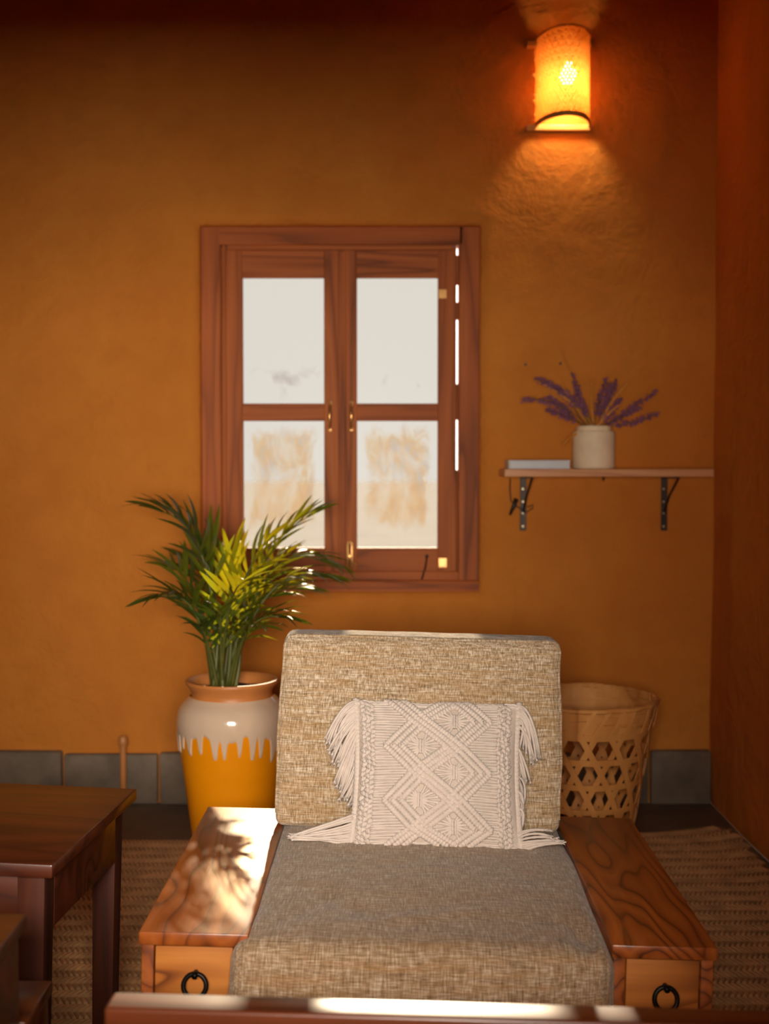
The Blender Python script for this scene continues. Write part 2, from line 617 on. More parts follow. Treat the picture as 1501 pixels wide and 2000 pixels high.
# added unseen partition; its hatch trims the fill light around the camera's view
ARY, ARZ = 0.20, 1.36
mb = MB().box((XL, ARY, 0), (-0.58, ARY + 0.16, ZC), 0.01).box((0.23, ARY, 0), (XR, ARY + 0.16, ZC), 0.01).box((-0.58, ARY, ARZ), (0.23, ARY + 0.16, ZC), 0.01).box((-0.58, ARY, 0), (0.23, ARY + 0.16, 0.98), 0.01)
single(mb, 'added_shade_partition', 'plaster', (0, ARY, 0), kind='structure')
mb = MB().box((XL - 0.2, YB - 0.2, ZC), (XR + 0.3, YW + 0.3, ZC + 0.15))
single(mb, 'ceiling', 'dark_ceiling', (0, 2, ZC), kind='structure')
floor = empty('floor', (0, 0, 0), kind='structure')
MB().box((XL - 0.2, YB - 0.2, -0.12), (XR + 0.3, YW + 0.3, -0.012)).build('floor_bed', 'mortar', floor)
slab_me = None
rng = random.Random(3)
for i in range(6):
    for j in range(7):
        x0 = -2.27 + i * 0.575
        y1 = YW - 0.005 - j * 0.86
        if slab_me is None:
            ob = MB().box((0.006, -0.852, -0.03), (0.567, 0, 0.0), 0.006).build('floor_slab', 'floor_stone', floor)
            slab_me = ob.data
        else:
            ob = bpy.data.objects.new('floor_slab', slab_me)
            COL.objects.link(ob)
            ob.parent = floor
        ob.location = (x0, y1, rng.uniform(-0.003, 0.0))
mb = MB().box((-60, YW + 0.32, -0.4), (60, 120, -0.15))
single(mb, 'ground', 'earth_ground', (0, 10, -0.15), kind='structure')

# stone skirting along the back wall, built of separate blocks
bb = empty('baseboard_back', (0, YW, 0), kind='structure')
rng = random.Random(5)
edges = [-2.28, -1.83, -1.50, at(126, 1500, YW).x, at(312, 1500, YW).x, -0.40, -0.05, 0.32, 0.66, 0.93, 1.148]
for i in range(len(edges) - 1):
    t = 0.020 + rng.uniform(-0.003, 0.004)
    zt = 0.178 + rng.uniform(-0.012, 0.012)
    m_ = MB().box((edges[i] + 0.004, YW - t - 0.01, 0.0), (edges[i + 1] - 0.004, YW + 0.03, zt), 0.007)
    for p in m_.v:
        p.y += 0.004 * noise.noise(p * 9)
        p.z += 0.004 * noise.noise(p * 13) if p.z > 0.05 else 0
    m_.build('skirting_stone', 'grey_stone', bb, 30)

# ================================================================== WINDOW
YF = YW + 0.050                # front of the fixed frame
YS = YF + 0.022                # front of the sashes
win = empty('window_1', (at(665, 1140, YF).x, YF, at(665, 1155, YF).z), kind='structure')


def rect(mb, x0, x1, y0, y1, Yf, depth, bev=0.004):
    a_, b_ = at(x0, y0, Yf), at(x1, y1, Yf)
    mb.box((a_.x, Yf, b_.z), (b_.x, Yf + depth, a_.z), bev)
    return mb


rect(MB(), 378, 433, 436, 1140, YF, 0.085).build('frame_jamb', 'window_wood', win)
rect(MB(), 896, 946, 436, 1140, YF, 0.085).build('frame_jamb', 'window_wood', win)
rect(MB(), 425, 904, 430, 478, YF, 0.085).build('frame_head', 'window_wood_across', win)
rect(MB(), 428, 900, 1116, 1140, YF + 0.006, 0.075).build('frame_bottom_rail', 'window_wood_across', win)
rect(MB(), 380, 944, 1134, 1166, YF - 0.022, 0.13, 0.006).build('window_sill', 'window_wood_across', win)
# stop beads
rect(MB(), 433, 443, 478, 1116, YF + 0.010, 0.02, 0.003).build('bead', 'window_wood', win)
rect(MB(), 443, 884, 478, 488, YF + 0.010, 0.02, 0.003).build('bead', 'window_wood_across', win)


def sash(x0, x1, px0, px1, name):
    s = rect(MB(), x0, px0, 482, 1124, YS, 0.035).build('sash', 'window_wood', win)
    rect(MB(), px1, x1, 482, 1124, YS, 0.035).build('stile', 'window_wood', s)
    for (a_, b_) in ((482, 542), (788, 822), (1070, 1124)):
        rect(MB(), px0 - 8, px1 + 8, a_, b_, YS + 0.003, 0.028).build('rail', 'window_wood_across', s)
    for (a_, b_, m_) in ((542, 788, 'dusty_pane'), (822, 1070, 'smeared_pane')):
        rect(MB(), px0 - 3, px1 + 3, a_ - 3, b_ + 3, YS + 0.016, 0.004, 0).build('pane', m_, s)
    return s


s1 = sash(424, 667, 475, 632, 'left')
s2 = sash(664, 890, 697, 855, 'right')
# meeting bead over the joint of the sashes
rect(MB(), 660, 675, 490, 1114, YS - 0.010, 0.012, 0.003).build('meeting_bead', 'window_wood', s1)


def handle(px, par):
    m_ = MB()
    p0, p1 = at(px, 787, YS), at(px, 838, YS)
    m_.tube([p0 + Vector((0, 0, 0)), p0 + Vector((0, -0.014, -0.004)), p0 + Vector((0, -0.024, -0.018)),
             (p0 + p1) / 2 + Vector((0, -0.027, 0)), p1 + Vector((0, -0.024, 0.018)), p1 + Vector((0, -0.014, 0.004)), p1],
            [0.0045, 0.0045, 0.0055, 0.0065, 0.0055, 0.0045, 0.0045], 8)
    for p in (p0, p1):
        m_.box(p + Vector((-0.008, -0.004, -0.009)), p + Vector((0.008, 0.001, 0.009)), 0.002)
    m_.build('handle', 'brass', par, True)


handle(644, s1)
handle(686, s2)
# tower bolt at the foot of the sashes
m_ = MB()
a_, b_ = at(676, 1058, YS), at(690, 1112, YS)
m_.box((a_.x, YS - 0.006, b_.z), (b_.x, YS + 0.001, a_.z), 0.002)
cx = (a_.x + b_.x) / 2
m_.tube([(cx, YS - 0.012, b_.z - 0.01), (cx, YS - 0.012, a_.z - 0.004)], 0.005, 8)
m_.tube([(cx, YS - 0.012, (a_.z + b_.z) / 2), (cx, YS - 0.034, (a_.z + b_.z) / 2)], 0.004, 8)
m_.build('tower_bolt', 'brass', s2, 40)
# hook stay hanging over the bottom rail
m_ = MB()
p0 = at(833, 1086, YS)
m_.tube([p0 + Vector((0, 0.004, 0)), p0 + Vector((0, -0.016, 0)), p0 + Vector((-0.002, -0.018, -0.02)), at(830, 1108, YF - 0.012), at(823, 1132, YF - 0.018)], 0.0028, 6)
m_.box(p0 + Vector((-0.006, -0.006, -0.006)), p0 + Vector((0.006, 0.001, 0.006)), 0.002)
m_.build('hook_stay', 'dark_steel', s2, True)
# hinges bridging the gap beside the right sash
for (y0, y1) in ((498, 556), (590, 624), (750, 820), (918, 1120)):
    rect(MB(), 883, 898, y0, y1, YS + 0.012, 0.02, 0.002).build('hinge_block', 'window_wood', win)
for yy in (575, 1100):
    m_ = rect(MB(), 856, 872, yy - 10, yy + 8, YS - 0.003, 0.004, 0.001)
    m_.build('hinge_plate', 'brass', s2)

# ================================================================== WALL LAMP
LX = at(1097, 160, YW).x
lamp = empty('wall_lamp', (LX, YW, 2.345), 'half-round woven bamboo wall lamp, lit, high on the ochre wall', 'lamp')
LA, LB, LZ0, LZ1 = 0.091, 0.165, 2.362, 2.652


def ushape(t):                 # t 0..1 around the half ellipse, left to right
    a_ = pi * (1 - t)
    return Vector((LX + LA * cos(a_), YW + 0.002 - LB * sin(a_), 0)), Vector((cos(a_) / LA, -sin(a_) / LB, 0)).normalized()


# cumulative arc length for an even weave
N_ = 200
arc = [0.0]
for i in range(N_):
    arc.append(arc[-1] + (ushape((i + 1) / N_)[0] - ushape(i / N_)[0]).length)
LTOT = arc[-1]


def by_arc(s):
    s = min(max(s, 0), LTOT)
    lo = 0
    for i in range(N_):
        if arc[i + 1] >= s:
            return ushape((i + (s - arc[i]) / max(1e-9, arc[i + 1] - arc[i])) / N_)
    return ushape(1)


mb = MB()
HGT = LZ1 - LZ0
pitch, slope = 0.0125, 1.75
idx_ = 0
for sgn in (1, -1):
    k0 = -int(HGT / slope / pitch) - 1 if sgn > 0 else 0
    k1 = int(LTOT / pitch) + 1 if sgn > 0 else int((LTOT + HGT / slope) / pitch) + 1
    for k_ in range(k0, k1 + 1):
        s_start = k_ * pitch
        pts, nr = [], []
        nseg = 44
        for q in range(nseg + 1):
            z = q / nseg * HGT
            s = s_start + sgn * z / slope
            if -0.001 <= s <= LTOT + 0.001:
                p, nn = by_arc(s)
                off = 0.0020 * sin(2 * pi * (z / (pitch * slope)) + (0 if sgn > 0 else pi) + k_ * pi)
                pts.append(p + nn * off + Vector((0, 0, LZ0 + z)))
                nr.append(nn)
        if len(pts) > 2:
            mb.ribbon(pts, nr, 0.0088, 0.0009)
shade = mb.build('shade', 'lamp_weave', lamp)
tag(shade, kind='stuff')
for z, r in ((LZ0, 0.0048), (LZ1, 0.0036)):
    pts = [ushape(i / 40)[0] + Vector((0, 0, z)) for i in range(41)]
    if z == LZ0:
        m_ = MB().ribbon(pts, [ushape(i / 40)[1] for i in range(41)], 0.016, 0.005)
    else:
        m_ = MB().tube(pts, lambda i: r * (1 + 0.25 * sin(i * 2.2)), 6)
    m_.build('rim_hoop', 'cane', lamp, 40)
for z in (2.352, 2.638):
    MB().box((at(1027, 0, YW).x, YW - 0.024, z - 0.010), (at(1153, 0, YW).x, YW + 0.012, z + 0.010), 0.003).build('mounting_bar', 'cane', lamp)
BZ = 2.505
BP = Vector((LX + 0.006, YW - 0.095, BZ))
m_ = MB()
m_.lathe([(0.001, -0.030), (0.012, -0.0275), (0.022, -0.0205), (0.029, -0.008), (0.030, 0.003), (0.027, 0.015), (0.019, 0.026), (0.013, 0.032), (0.013, 0.05)], BP, 20)
m_.build('bulb', 'lit_bulb', lamp, True)
m_ = MB().lathe([(0.0, 0.045), (0.0145, 0.045), (0.018, 0.05), (0.018, 0.09), (0.012, 0.095), (0.0, 0.095)], BP, 16)
m_.tube([BP + Vector((0, 0, 0.085)), BP + Vector((0, 0.03, 0.095)), BP + Vector((0, 0.097, 0.095))], 0.006, 8)
m_.build('bulb_holder', 'black_iron', lamp, 40)
ll = bpy.data.objects.new('lamp_light', bpy.data.lights.new('lamp_light', 'POINT'))
COL.objects.link(ll)
ll.parent = lamp
ll.location = BP - Vector(lamp['base']) + Vector((0, 0, -0.045))
ll.data.energy = 3.4
ll.data.color = (1.0, 0.84, 0.50)
ll.data.shadow_soft_size = 0.03

# ================================================================== SHELF
SY0, SZ1, SZ0 = YW - 0.215, 1.1765, 1.1505
SX0, SX1 = at(985, 924, SY0).x, at(1394, 924, SY0).x
shelf = empty('wall_shelf', ((SX0 + SX1) / 2, YW, SZ0), 'light wooden shelf board on two dark metal brackets', 'shelf')
MB().box((SX0, SY0, SZ0), (SX1, YW - 0.006, SZ1), 0.003).build('shelf_board', 'shelf_wood', shelf)
for px in (1020.5, 1295):
    x = at(px, 980, YW).x
    m_ = MB()
    m_.box((x - 0.0115, YW - 0.013, at(px, 1036, YW).z), (x + 0.0115, YW - 0.009, SZ0), 0.001)
    m_.box((x - 0.0115, SY0 + 0.03, SZ0 - 0.005), (x + 0.0115, YW - 0.009, SZ0 - 0.0008), 0.001)
    br = m_.build('bracket', 'dark_steel', shelf)
    dx = 0.0 if px < 1100 else 0.0
    MB().tube([(x, YW - 0.014, at(px, 1000, YW).z), (x + 0.006, YW - 0.06, at(px, 985, YW).z + 0.03), (x + 0.012, SY0 + 0.045, SZ0 - 0.004)], 0.004, 6).build('brace', 'dark_steel', br, True)
    for py in (955, 980, 1002, 1028):
        p = at(px, py, YW - 0.013)
        MB().tube([p + Vector((0, 0.003, 0)), p + Vector((0, -0.003, 0))], 0.0038, 8).build('screw', 'bright_screw', br)
p = at(1178, 932, YW - 0.10)
MB().tube([(p.x, p.y, SZ0 + 0.003), (p.x, p.y, SZ0 - 0.014)], 0.003, 6).build('hanging_peg', 'dark_steel', shelf)

# cable hanging under the shelf
yc = YW - 0.03
pts = [at(996, 934, yc), at(995, 955, yc), at(997, 978, yc), at(1004, 986, yc), at(1014, 992, yc - 0.004), at(1028, 1000, yc - 0.004), at(1040, 992, yc), at(1040, 986, yc), at(1030, 990, yc)]
cb = empty('cable', at(996, 1010, yc), 'thin dark cable with a plug dangling at the left shelf bracket', 'cable')
MB().tube(pts, 0.0022, 6).build('wire', 'black_cable', cb, True)
MB().tube([at(1008, 974, yc - 0.006), at(1003, 988, yc - 0.006), at(995, 1006, yc - 0.006)], [0.008, 0.0075, 0.004], 8).build('plug', 'black_cable', cb, True)

# book
bz = SZ1
bx0, bx1 = at(992, 906, SY0 + 0.03).x, at(1114, 906, SY0 + 0.03).x
bk = empty('book', ((bx0 + bx1) / 2, SY0 + 0.1, bz), 'thin pale book lying flat on the wall shelf', 'book')
MB().box((bx0, SY0 + 0.03, bz + 0.0005), (bx1, SY0 + 0.17, bz + 0.004), 0.001).build('cover', 'pale_cover', bk)
MB().box((bx0, SY0 + 0.03, bz + 0.026), (bx1, SY0 + 0.17, bz + 0.0295), 0.001).build('cover', 'pale_cover', bk)
MB().box((bx0 + 0.006, SY0 + 0.028, bz + 0.003), (bx1 - 0.003, SY0 + 0.033, bz + 0.027), 0.001).build('spine', 'pale_cover', bk)
MB().box((bx0 + 0.002, SY0 + 0.034, bz + 0.004), (bx1 - 0.004, SY0 + 0.166, bz + 0.026)).build('page_block', 'page_paper', bk)

# vase
vy = SY0 + 0.10
vx = at(1159, 870, vy).x
vr = (at(1200, 870, vy).x - at(1118, 870, vy).x) / 2
vh = at(1159, 832, vy).z - SZ1
vase = empty('vase', (vx, vy, SZ1), 'cream ceramic cylinder vase holding dried lavender on the shelf', 'vase')
MB().lathe([(0.0, 0.0005), (vr * 0.93, 0.0005), (vr, 0.006), (vr, vh - 0.024), (vr * 0.97, vh - 0.019), (vr * 0.82, vh - 0.017), (vr * 0.80, vh - 0.012), (vr * 0.72, vh - 0.014), (vr * 0.70, 0.02), (0, 0.02)], (vx, vy, SZ1), 40).build('body', 'cream_ceramic', vase, 40)
MB().lathe([(vr * 0.80, vh - 0.0175), (vr * 0.83, vh - 0.014), (vr * 0.82, vh - 0.002), (vr * 0.79, vh), (vr * 0.74, vh - 0.001), (vr * 0.73, vh - 0.012)], (vx, vy, SZ1), 40).build('lip', 'cream_ceramic', vase, 40)

# dried lavender sprigs, each one its own thing
vt = Vector((vx, vy, SZ1 + vh))
sprigs = [  # control px, tip px, depth offset of the tip, relative length of the flower head
    ((1085, 770), (1020, 782), -0.06, 'lavender sprig in the vase arching farthest to the left'),
    ((1095, 745), (1046, 741), 0.02, None), ((1110, 760), (1060, 748), -0.03, None), ((1120, 765), (1085, 757), 0.04, None),
    ((1095, 810), (1068, 800), -0.05, None), ((1100, 800), (1072, 776), 0.05, None),
    ((1130, 780), (1118, 730), 0.0, 'upright lavender sprig rising highest above the vase'),
    ((1135, 790), (1125, 760), -0.05, None), ((1165, 790), (1183, 742), 0.0, None), ((1172, 795), (1192, 750), -0.04, None),
    ((1185, 790), (1203, 744), 0.03, None), ((1190, 815), (1210, 780), -0.05, None),
    ((1225, 805), (1281, 764), 0.0, 'lavender sprig in the vase whose tip bends up at the far right'),
    ((1220, 832), (1284, 808), -0.03, 'lavender sprig in the vase reaching lowest to the right'),
    ((1205, 822), (1250, 796), 0.04, None),
]
order = sorted(range(len(sprigs)), key=lambda i: sprigs[i][1][0])
ORD = ['first', 'second', 'third', 'fourth', 'fifth', 'sixth', 'seventh', 'eighth']
rng = random.Random(11)
for si, (cpx, tpx, dy, lab) in enumerate(sprigs):
    k_ = order.index(si)
    where = (ORD[k_] + ' tip from the left') if k_ < 8 else (ORD[14 - k_] + ' tip from the right')
    p0 = vt + Vector((rng.uniform(-0.02, 0.02), rng.uniform(-0.02, 0.02), -0.05))
    pm = vt + Vector((rng.uniform(-0.012, 0.012) + (tpx[0] - 1159) * 0.0002, dy * 0.2, -0.004))
    c_ = at(cpx[0], cpx[1], vy + dy * 0.5)
    t_ = at(tpx[0], tpx[1], vy + dy)
    pts = bez(pm, c_, t_, 12)
    sp = empty('lavender_sprig', tuple(vt), lab or 'dried lavender sprig in the cream vase, ' + where + ' of the bunch', 'dried flower', 'lavender sprigs in the vase')
    MB().tube([p0] + pts, 0.0014, 5).build('stem', 'lavender_stem', sp, True)
    fl = MB()
    for i in range(3, 12):
        for q in range(9):
            f = i + rng.random()
            if f >= 11.4:
                continue
            a_ = pts[min(int(f), 11)].lerp(pts[min(int(f) + 1, 11)], f % 1)
            rr = 0.0175 * (0.55 + 0.45 * sin(pi * min(1, (f - 2) / 10)))
            d = Vector((rng.gauss(0, 1), rng.gauss(0, 1), rng.gauss(0, 1))).normalized()
            e = a_ + d * rr * rng.uniform(0.7, 1.15)
            w = d.cross(Vector((0.3, 0.5, 0.8))).normalized() * 0.0042
            u_ = d.cross(w).normalized() * 0.0042
            fl.add([a_, a_.lerp(e, 0.6) + w, e, a_.lerp(e, 0.6) - w, a_.lerp(e, 0.6) + u_, a_.lerp(e, 0.6) - u_],
                   [(0, 1, 2, 3), (0, 4, 2, 5)])
    fo = fl.build('flower_head', 'lavender_flower', sp)
    tag(fo, kind='stuff')
for i, (c_, t_, dy) in enumerate([((1140, 790), (1044, 742), -0.02), ((1110, 775), (1096, 752), 0.0), ((1153, 780), (1155, 748), 0.03),
                                  ((1200, 770), (1228, 746), 0.02), ((1190, 800), (1211, 790), -0.06), ((1115, 840), (1098, 872), -0.07), ((1120, 740), (1094, 682), 0.03)]):
    pts = bez(vt + Vector((0, 0, -0.02)), at(c_[0], c_[1], vy + dy * .6), at(t_[0], t_[1], vy + dy), 9)
    labs = ['straw-coloured grass blade among the left lavender sprigs', 'short straw blade leaning left above the vase', 'upright straw blade behind the middle of the lavender',
            'straw blade leaning right behind the lavender', 'broad short straw blade at the right of the vase mouth', 'bent straw blade hanging down left of the vase', 'thinnest straw stalk rising high above the lavender']
    wd = [0.003 + 0.006 * sin(pi * min(1, q / 8 * 0.8 + 0.2)) for q in range(9)]
    if i == 6:
        wd = 0.002
    m_ = MB().ribbon(pts, [Vector((0.1, -1, 0.2))] * 9, wd, 0.0006)
    single(m_, 'straw_blade', 'straw', tuple(vt), labs[i], 'dried grass')

# small nails left in the wall
for px, py, lab in ((1025, 712, 'left one of two small nails in the wall above the vase'), (1093, 710, 'right one of two small nails in the wall above the vase')):
    p = at(px, py, YW)
    m_ = MB().tube([p + Vector((0, 0.012, 0)), p + Vector((0, -0.012, -0.001))], 0.0022, 6)
    m_.tube([p + Vector((0, -0.011, -0.001)), p + Vector((0, -0.014, -0.001))], 0.005, 8)
    single(m_, 'nail', 'dark_steel', tuple(p), lab, 'nail')

# pipe rising from the floor at the wall, left of the pot
px_, py_ = at(240, 1440, YW - 0.05).x, YW - 0.05
zt = at(240, 1437, YW - 0.05).z
pipe = empty('pipe', (px_, py_, 0), 'thin tan pipe rising from the floor against the stone skirting', 'pipe')
MB().tube([(px_, py_, 0.001), (px_, py_, zt - 0.03)], 0.0115, 12).build('tube', 'pipe_tan', pipe, 40)
MB().tube([(px_, py_, zt - 0.036), (px_, py_, zt - 0.03), (px_, py_, zt - 0.008), (px_, py_, zt)], [0.014, 0.016, 0.016, 0.010], 12).build('cap', 'pipe_tan', pipe, 40)

# ================================================================== POT AND PALM
PY = 3.50
PX = at(453, 1330, PY).x
S = PY / FPX
pot = empty('plant_pot', (PX, PY, 0), 'tall yellow glazed pot with dripping cream glaze around its shoulder', 'pot')
zr = at(453, 1331, PY).z


def zz(py):
    return zr - (py - 1331) * S * 1.015


prof = [(0.0, 0.0105), (0.086, 0.0105), (0.094, 0.018), (0.104, 0.06), (84 * S, zz(1600)), (93 * S, zz(1525)), (102 * S, zz(1470)), (107 * S, zz(1420)), (107 * S, zz(1402)), (104 * S, zz(1384)), (96 * S, zz(1371)), (85 * S, zz(1362)), (80 * S, zz(1357))]
# smooth the body profile
pr = []
for i in range(len(prof) - 1):
    for q in range(3):
        t = q / 3
        pr.append((prof[i][0] + (prof[i + 1][0] - prof[i][0]) * t, prof[i][1] + (prof[i + 1][1] - prof[i][1]) * t))
pr.append(prof[-1])
for _ in range(3):
    pr = [pr[0]] + [((pr[i - 1][0] + 2 * pr[i][0] + pr[i + 1][0]) / 4, (pr[i - 1][1] + 2 * pr[i][1] + pr[i + 1][1]) / 4) for i in range(1, len(pr) - 1)] + [pr[-1]]
pr[0] = (0.0, 0.0105)
MB().lathe(pr, (PX, PY, 0), 64).build('body', 'yellow_glaze', pot, 50)


def body_r(z):
    for i in range(len(pr) - 1):
        if pr[i][1] <= z <= pr[i + 1][1]:
            t = (z - pr[i][1]) / max(1e-9, pr[i + 1][1] - pr[i][1])
            return pr[i][0] + (pr[i + 1][0] - pr[i][0]) * t
    return pr[-1][0]


# dripping glaze coat as its own thin shell
rng = random.Random(4)
drips = []
ang = -pi
while ang < pi:
    drips.append((ang, rng.choice([22, 30, 36, 42, 48]), rng.uniform(0.028, 0.045)))
    ang += rng.uniform(0.14, 0.30)


def drip_py(a_):
    base = 1424 + 4 * sin(a_ * 7) + 3 * sin(a_ * 17 + 1)
    ex = 0
    for (c_, ln, w) in drips:
        d = abs((a_ - c_ + pi) % (2 * pi) - pi)
        if d < w * 2.4:
            ex = max(ex, ln * (1 if d < w * 0.8 else max(0, 1 - (d - w * 0.8) / (w * 1.6)) ** 1.6))
    return base + ex


m_ = MB()
NA, NZ = 420, 16
ztop = pr[-1][1]
for i in range(NA):
    a_ = 2 * pi * i / NA - pi
    zb = zz(drip_py(a_))
    for j in range(NZ + 1):
        z = ztop + (zb - ztop) * j / NZ
        th = 0.0032 if j < NZ else -0.001
        r = body_r(z) + th
        m_.v.append(Vector((PX + r * cos(a_), PY + r * sin(a_), z)))
for i in range(NA):
    i2 = (i + 1) % NA
    for j in range(NZ):
        m_.f.append((i * (NZ + 1) + j, i * (NZ + 1) + j + 1, i2 * (NZ + 1) + j + 1, i2 * (NZ + 1) + j))
m_.build('glaze_drips', 'cream_glaze', pot, True)
zn = prof[-1][1]
MB().lathe([(81 * S, zn - 0.006), (79 * S, zn + 0.004), (79 * S, zz(1348)), (84 * S, zz(1340)), (90 * S, zz(1333)), (91 * S, zz(1329)), (89 * S, zz(1326)), (84 * S, zz(1326)), (78 * S, zz(1333)), (74 * S, zz(1345)), (74 * S, zz(1356)), (0.0, zz(1356))], (PX, PY, 0), 64).build('rim', 'terracotta', pot, 50)
m_ = MB().lathe([(0.0, zz(1343)), (40 * S, zz(1344)), (74 * S, zz(1346)), (74 * S, zz(1352)), (0, zz(1352))], (PX, PY, 0), 32)
for p in m_.v:
    p.z += 0.004 * noise.noise(p * 60)
m_.build('soil', 'soil', pot, 60)

palm = empty('palm_plant', (PX, PY, zz(1346)), 'leafy green palm growing in the yellow drip-glazed pot', 'plant')


def leaflet_mesh(name, mat, droop, fold, n=8, w=0.054):
    v_, f_ = [], []
    for i in range(n + 1):
        t = i / n
        wd = w * (sin(pi * min(1, t * 0.9 + 0.1)) ** 0.75) * (1 - 0.15 * t) * (1.0 if t < 1 else 0.0)
        y = t * (1 - 0.25 * droop * t)
        z = -droop * t * t * 0.62
        v_ += [(-wd, y, z + fold * wd), (0, y, z), (wd, y, z + fold * wd)]
    for i in range(n):
        a_ = i * 3
        f_ += [(a_, a_ + 1, a_ + 4, a_ + 3), (a_ + 1, a_ + 2, a_ + 5, a_ + 4)]
    me = bpy.data.meshes.new(name)
    me.from_pydata(v_, [], f_)
    me.polygons.foreach_set('use_smooth', [True] * len(me.polygons))
    me.materials.append(M[mat])
    return me


LEAF = {m: [leaflet_mesh('leaflet', m, d, f) for d, f in ((0.15, 0.35), (0.4, 0.3), (0.75, 0.25), (1.0, 0.3))] for m in ('leaf_green', 'leaf_dark', 'leaf_yellow')}
rng = random.Random(21)
pb = Vector(palm['base'])


def frond(base, ctrl, tip, nl, L, mat='leaf_green', spread=48, t0=0.42, droop=0.5, terminal=True):
    b_ = at(base[0], base[1], PY + base[2])
    b_.z = max(b_.z, pb.z - 0.002)
    c_ = at(ctrl[0], ctrl[1], PY + ctrl[2])
    t_ = at(tip[0], tip[1], PY + tip[2])
    pts = bez(b_, c_, t_, 14)
    fr = MB().tube(pts, lambda i: 0.0050 * (1 - i / 13) ** 0.8 + 0.0012, 6).build('frond', 'palm_stem', palm, True)
    fr_o = Vector(palm['base'])
    for i in range(nl):
        u_ = t0 + (1 - t0) * (i + 0.5) / nl
        f = u_ * 13
        k_ = min(int(f), 12)
        p = pts[k_].lerp(pts[k_ + 1], f - k_)
        tg = (pts[min(k_ + 2, 13)] - pts[max(k_ - 1, 0)]).normalized()
        side = tg.cross(Vector((0, 0, 1)))
        if side.length < 0.2:
            side = Vector((1, 0.3, 0))
        side.normalize()
        up = side.cross(tg).normalized()
        sg = 1 if i % 2 else -1
        an = radians(spread * (1.15 - 0.6 * (u_ - t0) / (1 - t0)) + rng.uniform(-9, 9))
        d = (tg * cos(an) + side * sg * sin(an) * 0.95 + up * 0.25).normalized()
        ln = L * (0.72 + 0.45 * sin(pi * (0.15 + 0.75 * (u_ - t0) / (1 - t0)))) * rng.uniform(0.85, 1.12)
        xa = d.cross(up + Vector((rng.uniform(-.3, .3), rng.uniform(-.3, .3), 0.2))).normalized()
        za = xa.cross(d).normalized()
        if za.z < 0:
            za, xa = -za, -xa
        mt = mat if rng.random() > 0.12 else ('leaf_dark' if mat != 'leaf_dark' else 'leaf_green')
        vi = min(3, max(0, int(droop * 3.2 + rng.uniform(-0.9, 0.9))))
        lo = bpy.data.objects.new('leaflet', LEAF[mt][vi])
        COL.objects.link(lo)
        lo.parent = fr
        mm = Matrix((xa, d, za)).transposed().to_4x4()
        lo.matrix_local = Matrix.Translation(p - fr_o) @ mm @ Matrix.Diagonal((min(ln, 0.17) * 1.0, ln, ln, 1))
    if terminal:
        tg = (pts[-1] - pts[-3]).normalized()
        for sg in (-1, 1):
            side = tg.cross(Vector((0, 0.2, 1))).normalized()
            d = (tg + side * sg * 0.28).normalized()
            xa = d.cross(Vector((0.1, -0.6, 0.8))).normalized()
            za = xa.cross(d).normalized()
            lo = bpy.data.objects.new('leaflet', LEAF[mat][1])
            COL.objects.link(lo)
            lo.parent = fr
            mm = Matrix((xa, d, za)).transposed().to_4x4()
            lo.matrix_local = Matrix.Translation(pts[-1] - fr_o) @ mm @ Matrix.Diagonal((min(L, 0.17), L * 0.8, L * 0.8, 1))


# base(px,py,dy) ctrl tip leaflets length
frond((420, 1344, 0.0), (430, 1030, 0.0), (318, 1000, 0.05), 15, 0.165, 'leaf_dark', 46, 0.45, 0.55)
frond((432, 1344, 0.02), (425, 1150, 0.1), (402, 1085, 0.16), 8, 0.185, 'leaf_green', 22, 0.6, 0.05)
frond((438, 1344, 0.0), (450, 1150, 0.1), (452, 1090, 0.22), 8, 0.170, 'leaf_yellow', 26, 0.6, 0.1)
frond((445, 1344, 0.02), (470, 1080, 0.1), (600, 1010, 0.2), 16, 0.150, 'leaf_green', 40, 0.4, 0.35)
frond((450, 1344, 0.0), (500, 1040, 0.1), (625, 1095, 0.15), 17, 0.160, 'leaf_green', 50, 0.35, 0.65)
frond((448, 1345, -0.03), (500, 1110, -0.05), (610, 1125, -0.05), 17, 0.160, 'leaf_green', 50, 0.32, 0.8)
frond((446, 1346, -0.04), (470, 1190, -0.1), (545, 1205, -0.14), 12, 0.130, 'leaf_dark', 46, 0.4, 0.5)
frond((452, 1346, -0.05), (470, 1215, -0.12), (505, 1222, -0.2), 11, 0.115, 'leaf_green', 60, 0.45, 0.85)
frond((418, 1346, -0.02), (395, 1140, -0.1), (315, 1165, -0.16), 15, 0.140, 'leaf_dark', 46, 0.36, 0.5)
frond((415, 1345, 0.02), (390, 1120, 0.06), (335, 1110, 0.12), 13, 0.140, 'leaf_green', 44, 0.36, 0.3)
frond((425, 1345, 0.02), (420, 1120, 0.2), (372, 1095, 0.30), 11, 0.135, 'leaf_dark', 44, 0.4, 0.3)
frond((430, 1346, -0.03), (440, 1160, -0.12), (470, 1140, -0.22), 13, 0.135, 'leaf_green', 52, 0.34, 0.4)
frond((440, 1346, 0.03), (480, 1130, 0.2), (545, 1085, 0.32), 13, 0.145, 'leaf_yellow', 48, 0.36, 0.4)
frond((425, 1346, -0.05), (405, 1240, -0.08), (392, 1225, -0.16), 9, 0.105, 'leaf_dark', 40, 0.4, 0.5)
frond((436, 1344, 0.0), (455, 1130, 0.05), (520, 1060, 0.12), 13, 0.140, 'leaf_yellow', 46, 0.36, 0.35)
frond((444, 1345, 0.0), (480, 1140, 0.05), (575, 1150, 0.08), 14, 0.145, 'leaf_green', 50, 0.32, 0.6)
frond((440, 1345, -0.02), (470, 1170, -0.03), (535, 1165, 0.02), 13, 0.135, 'leaf_green', 52, 0.32, 0.5)
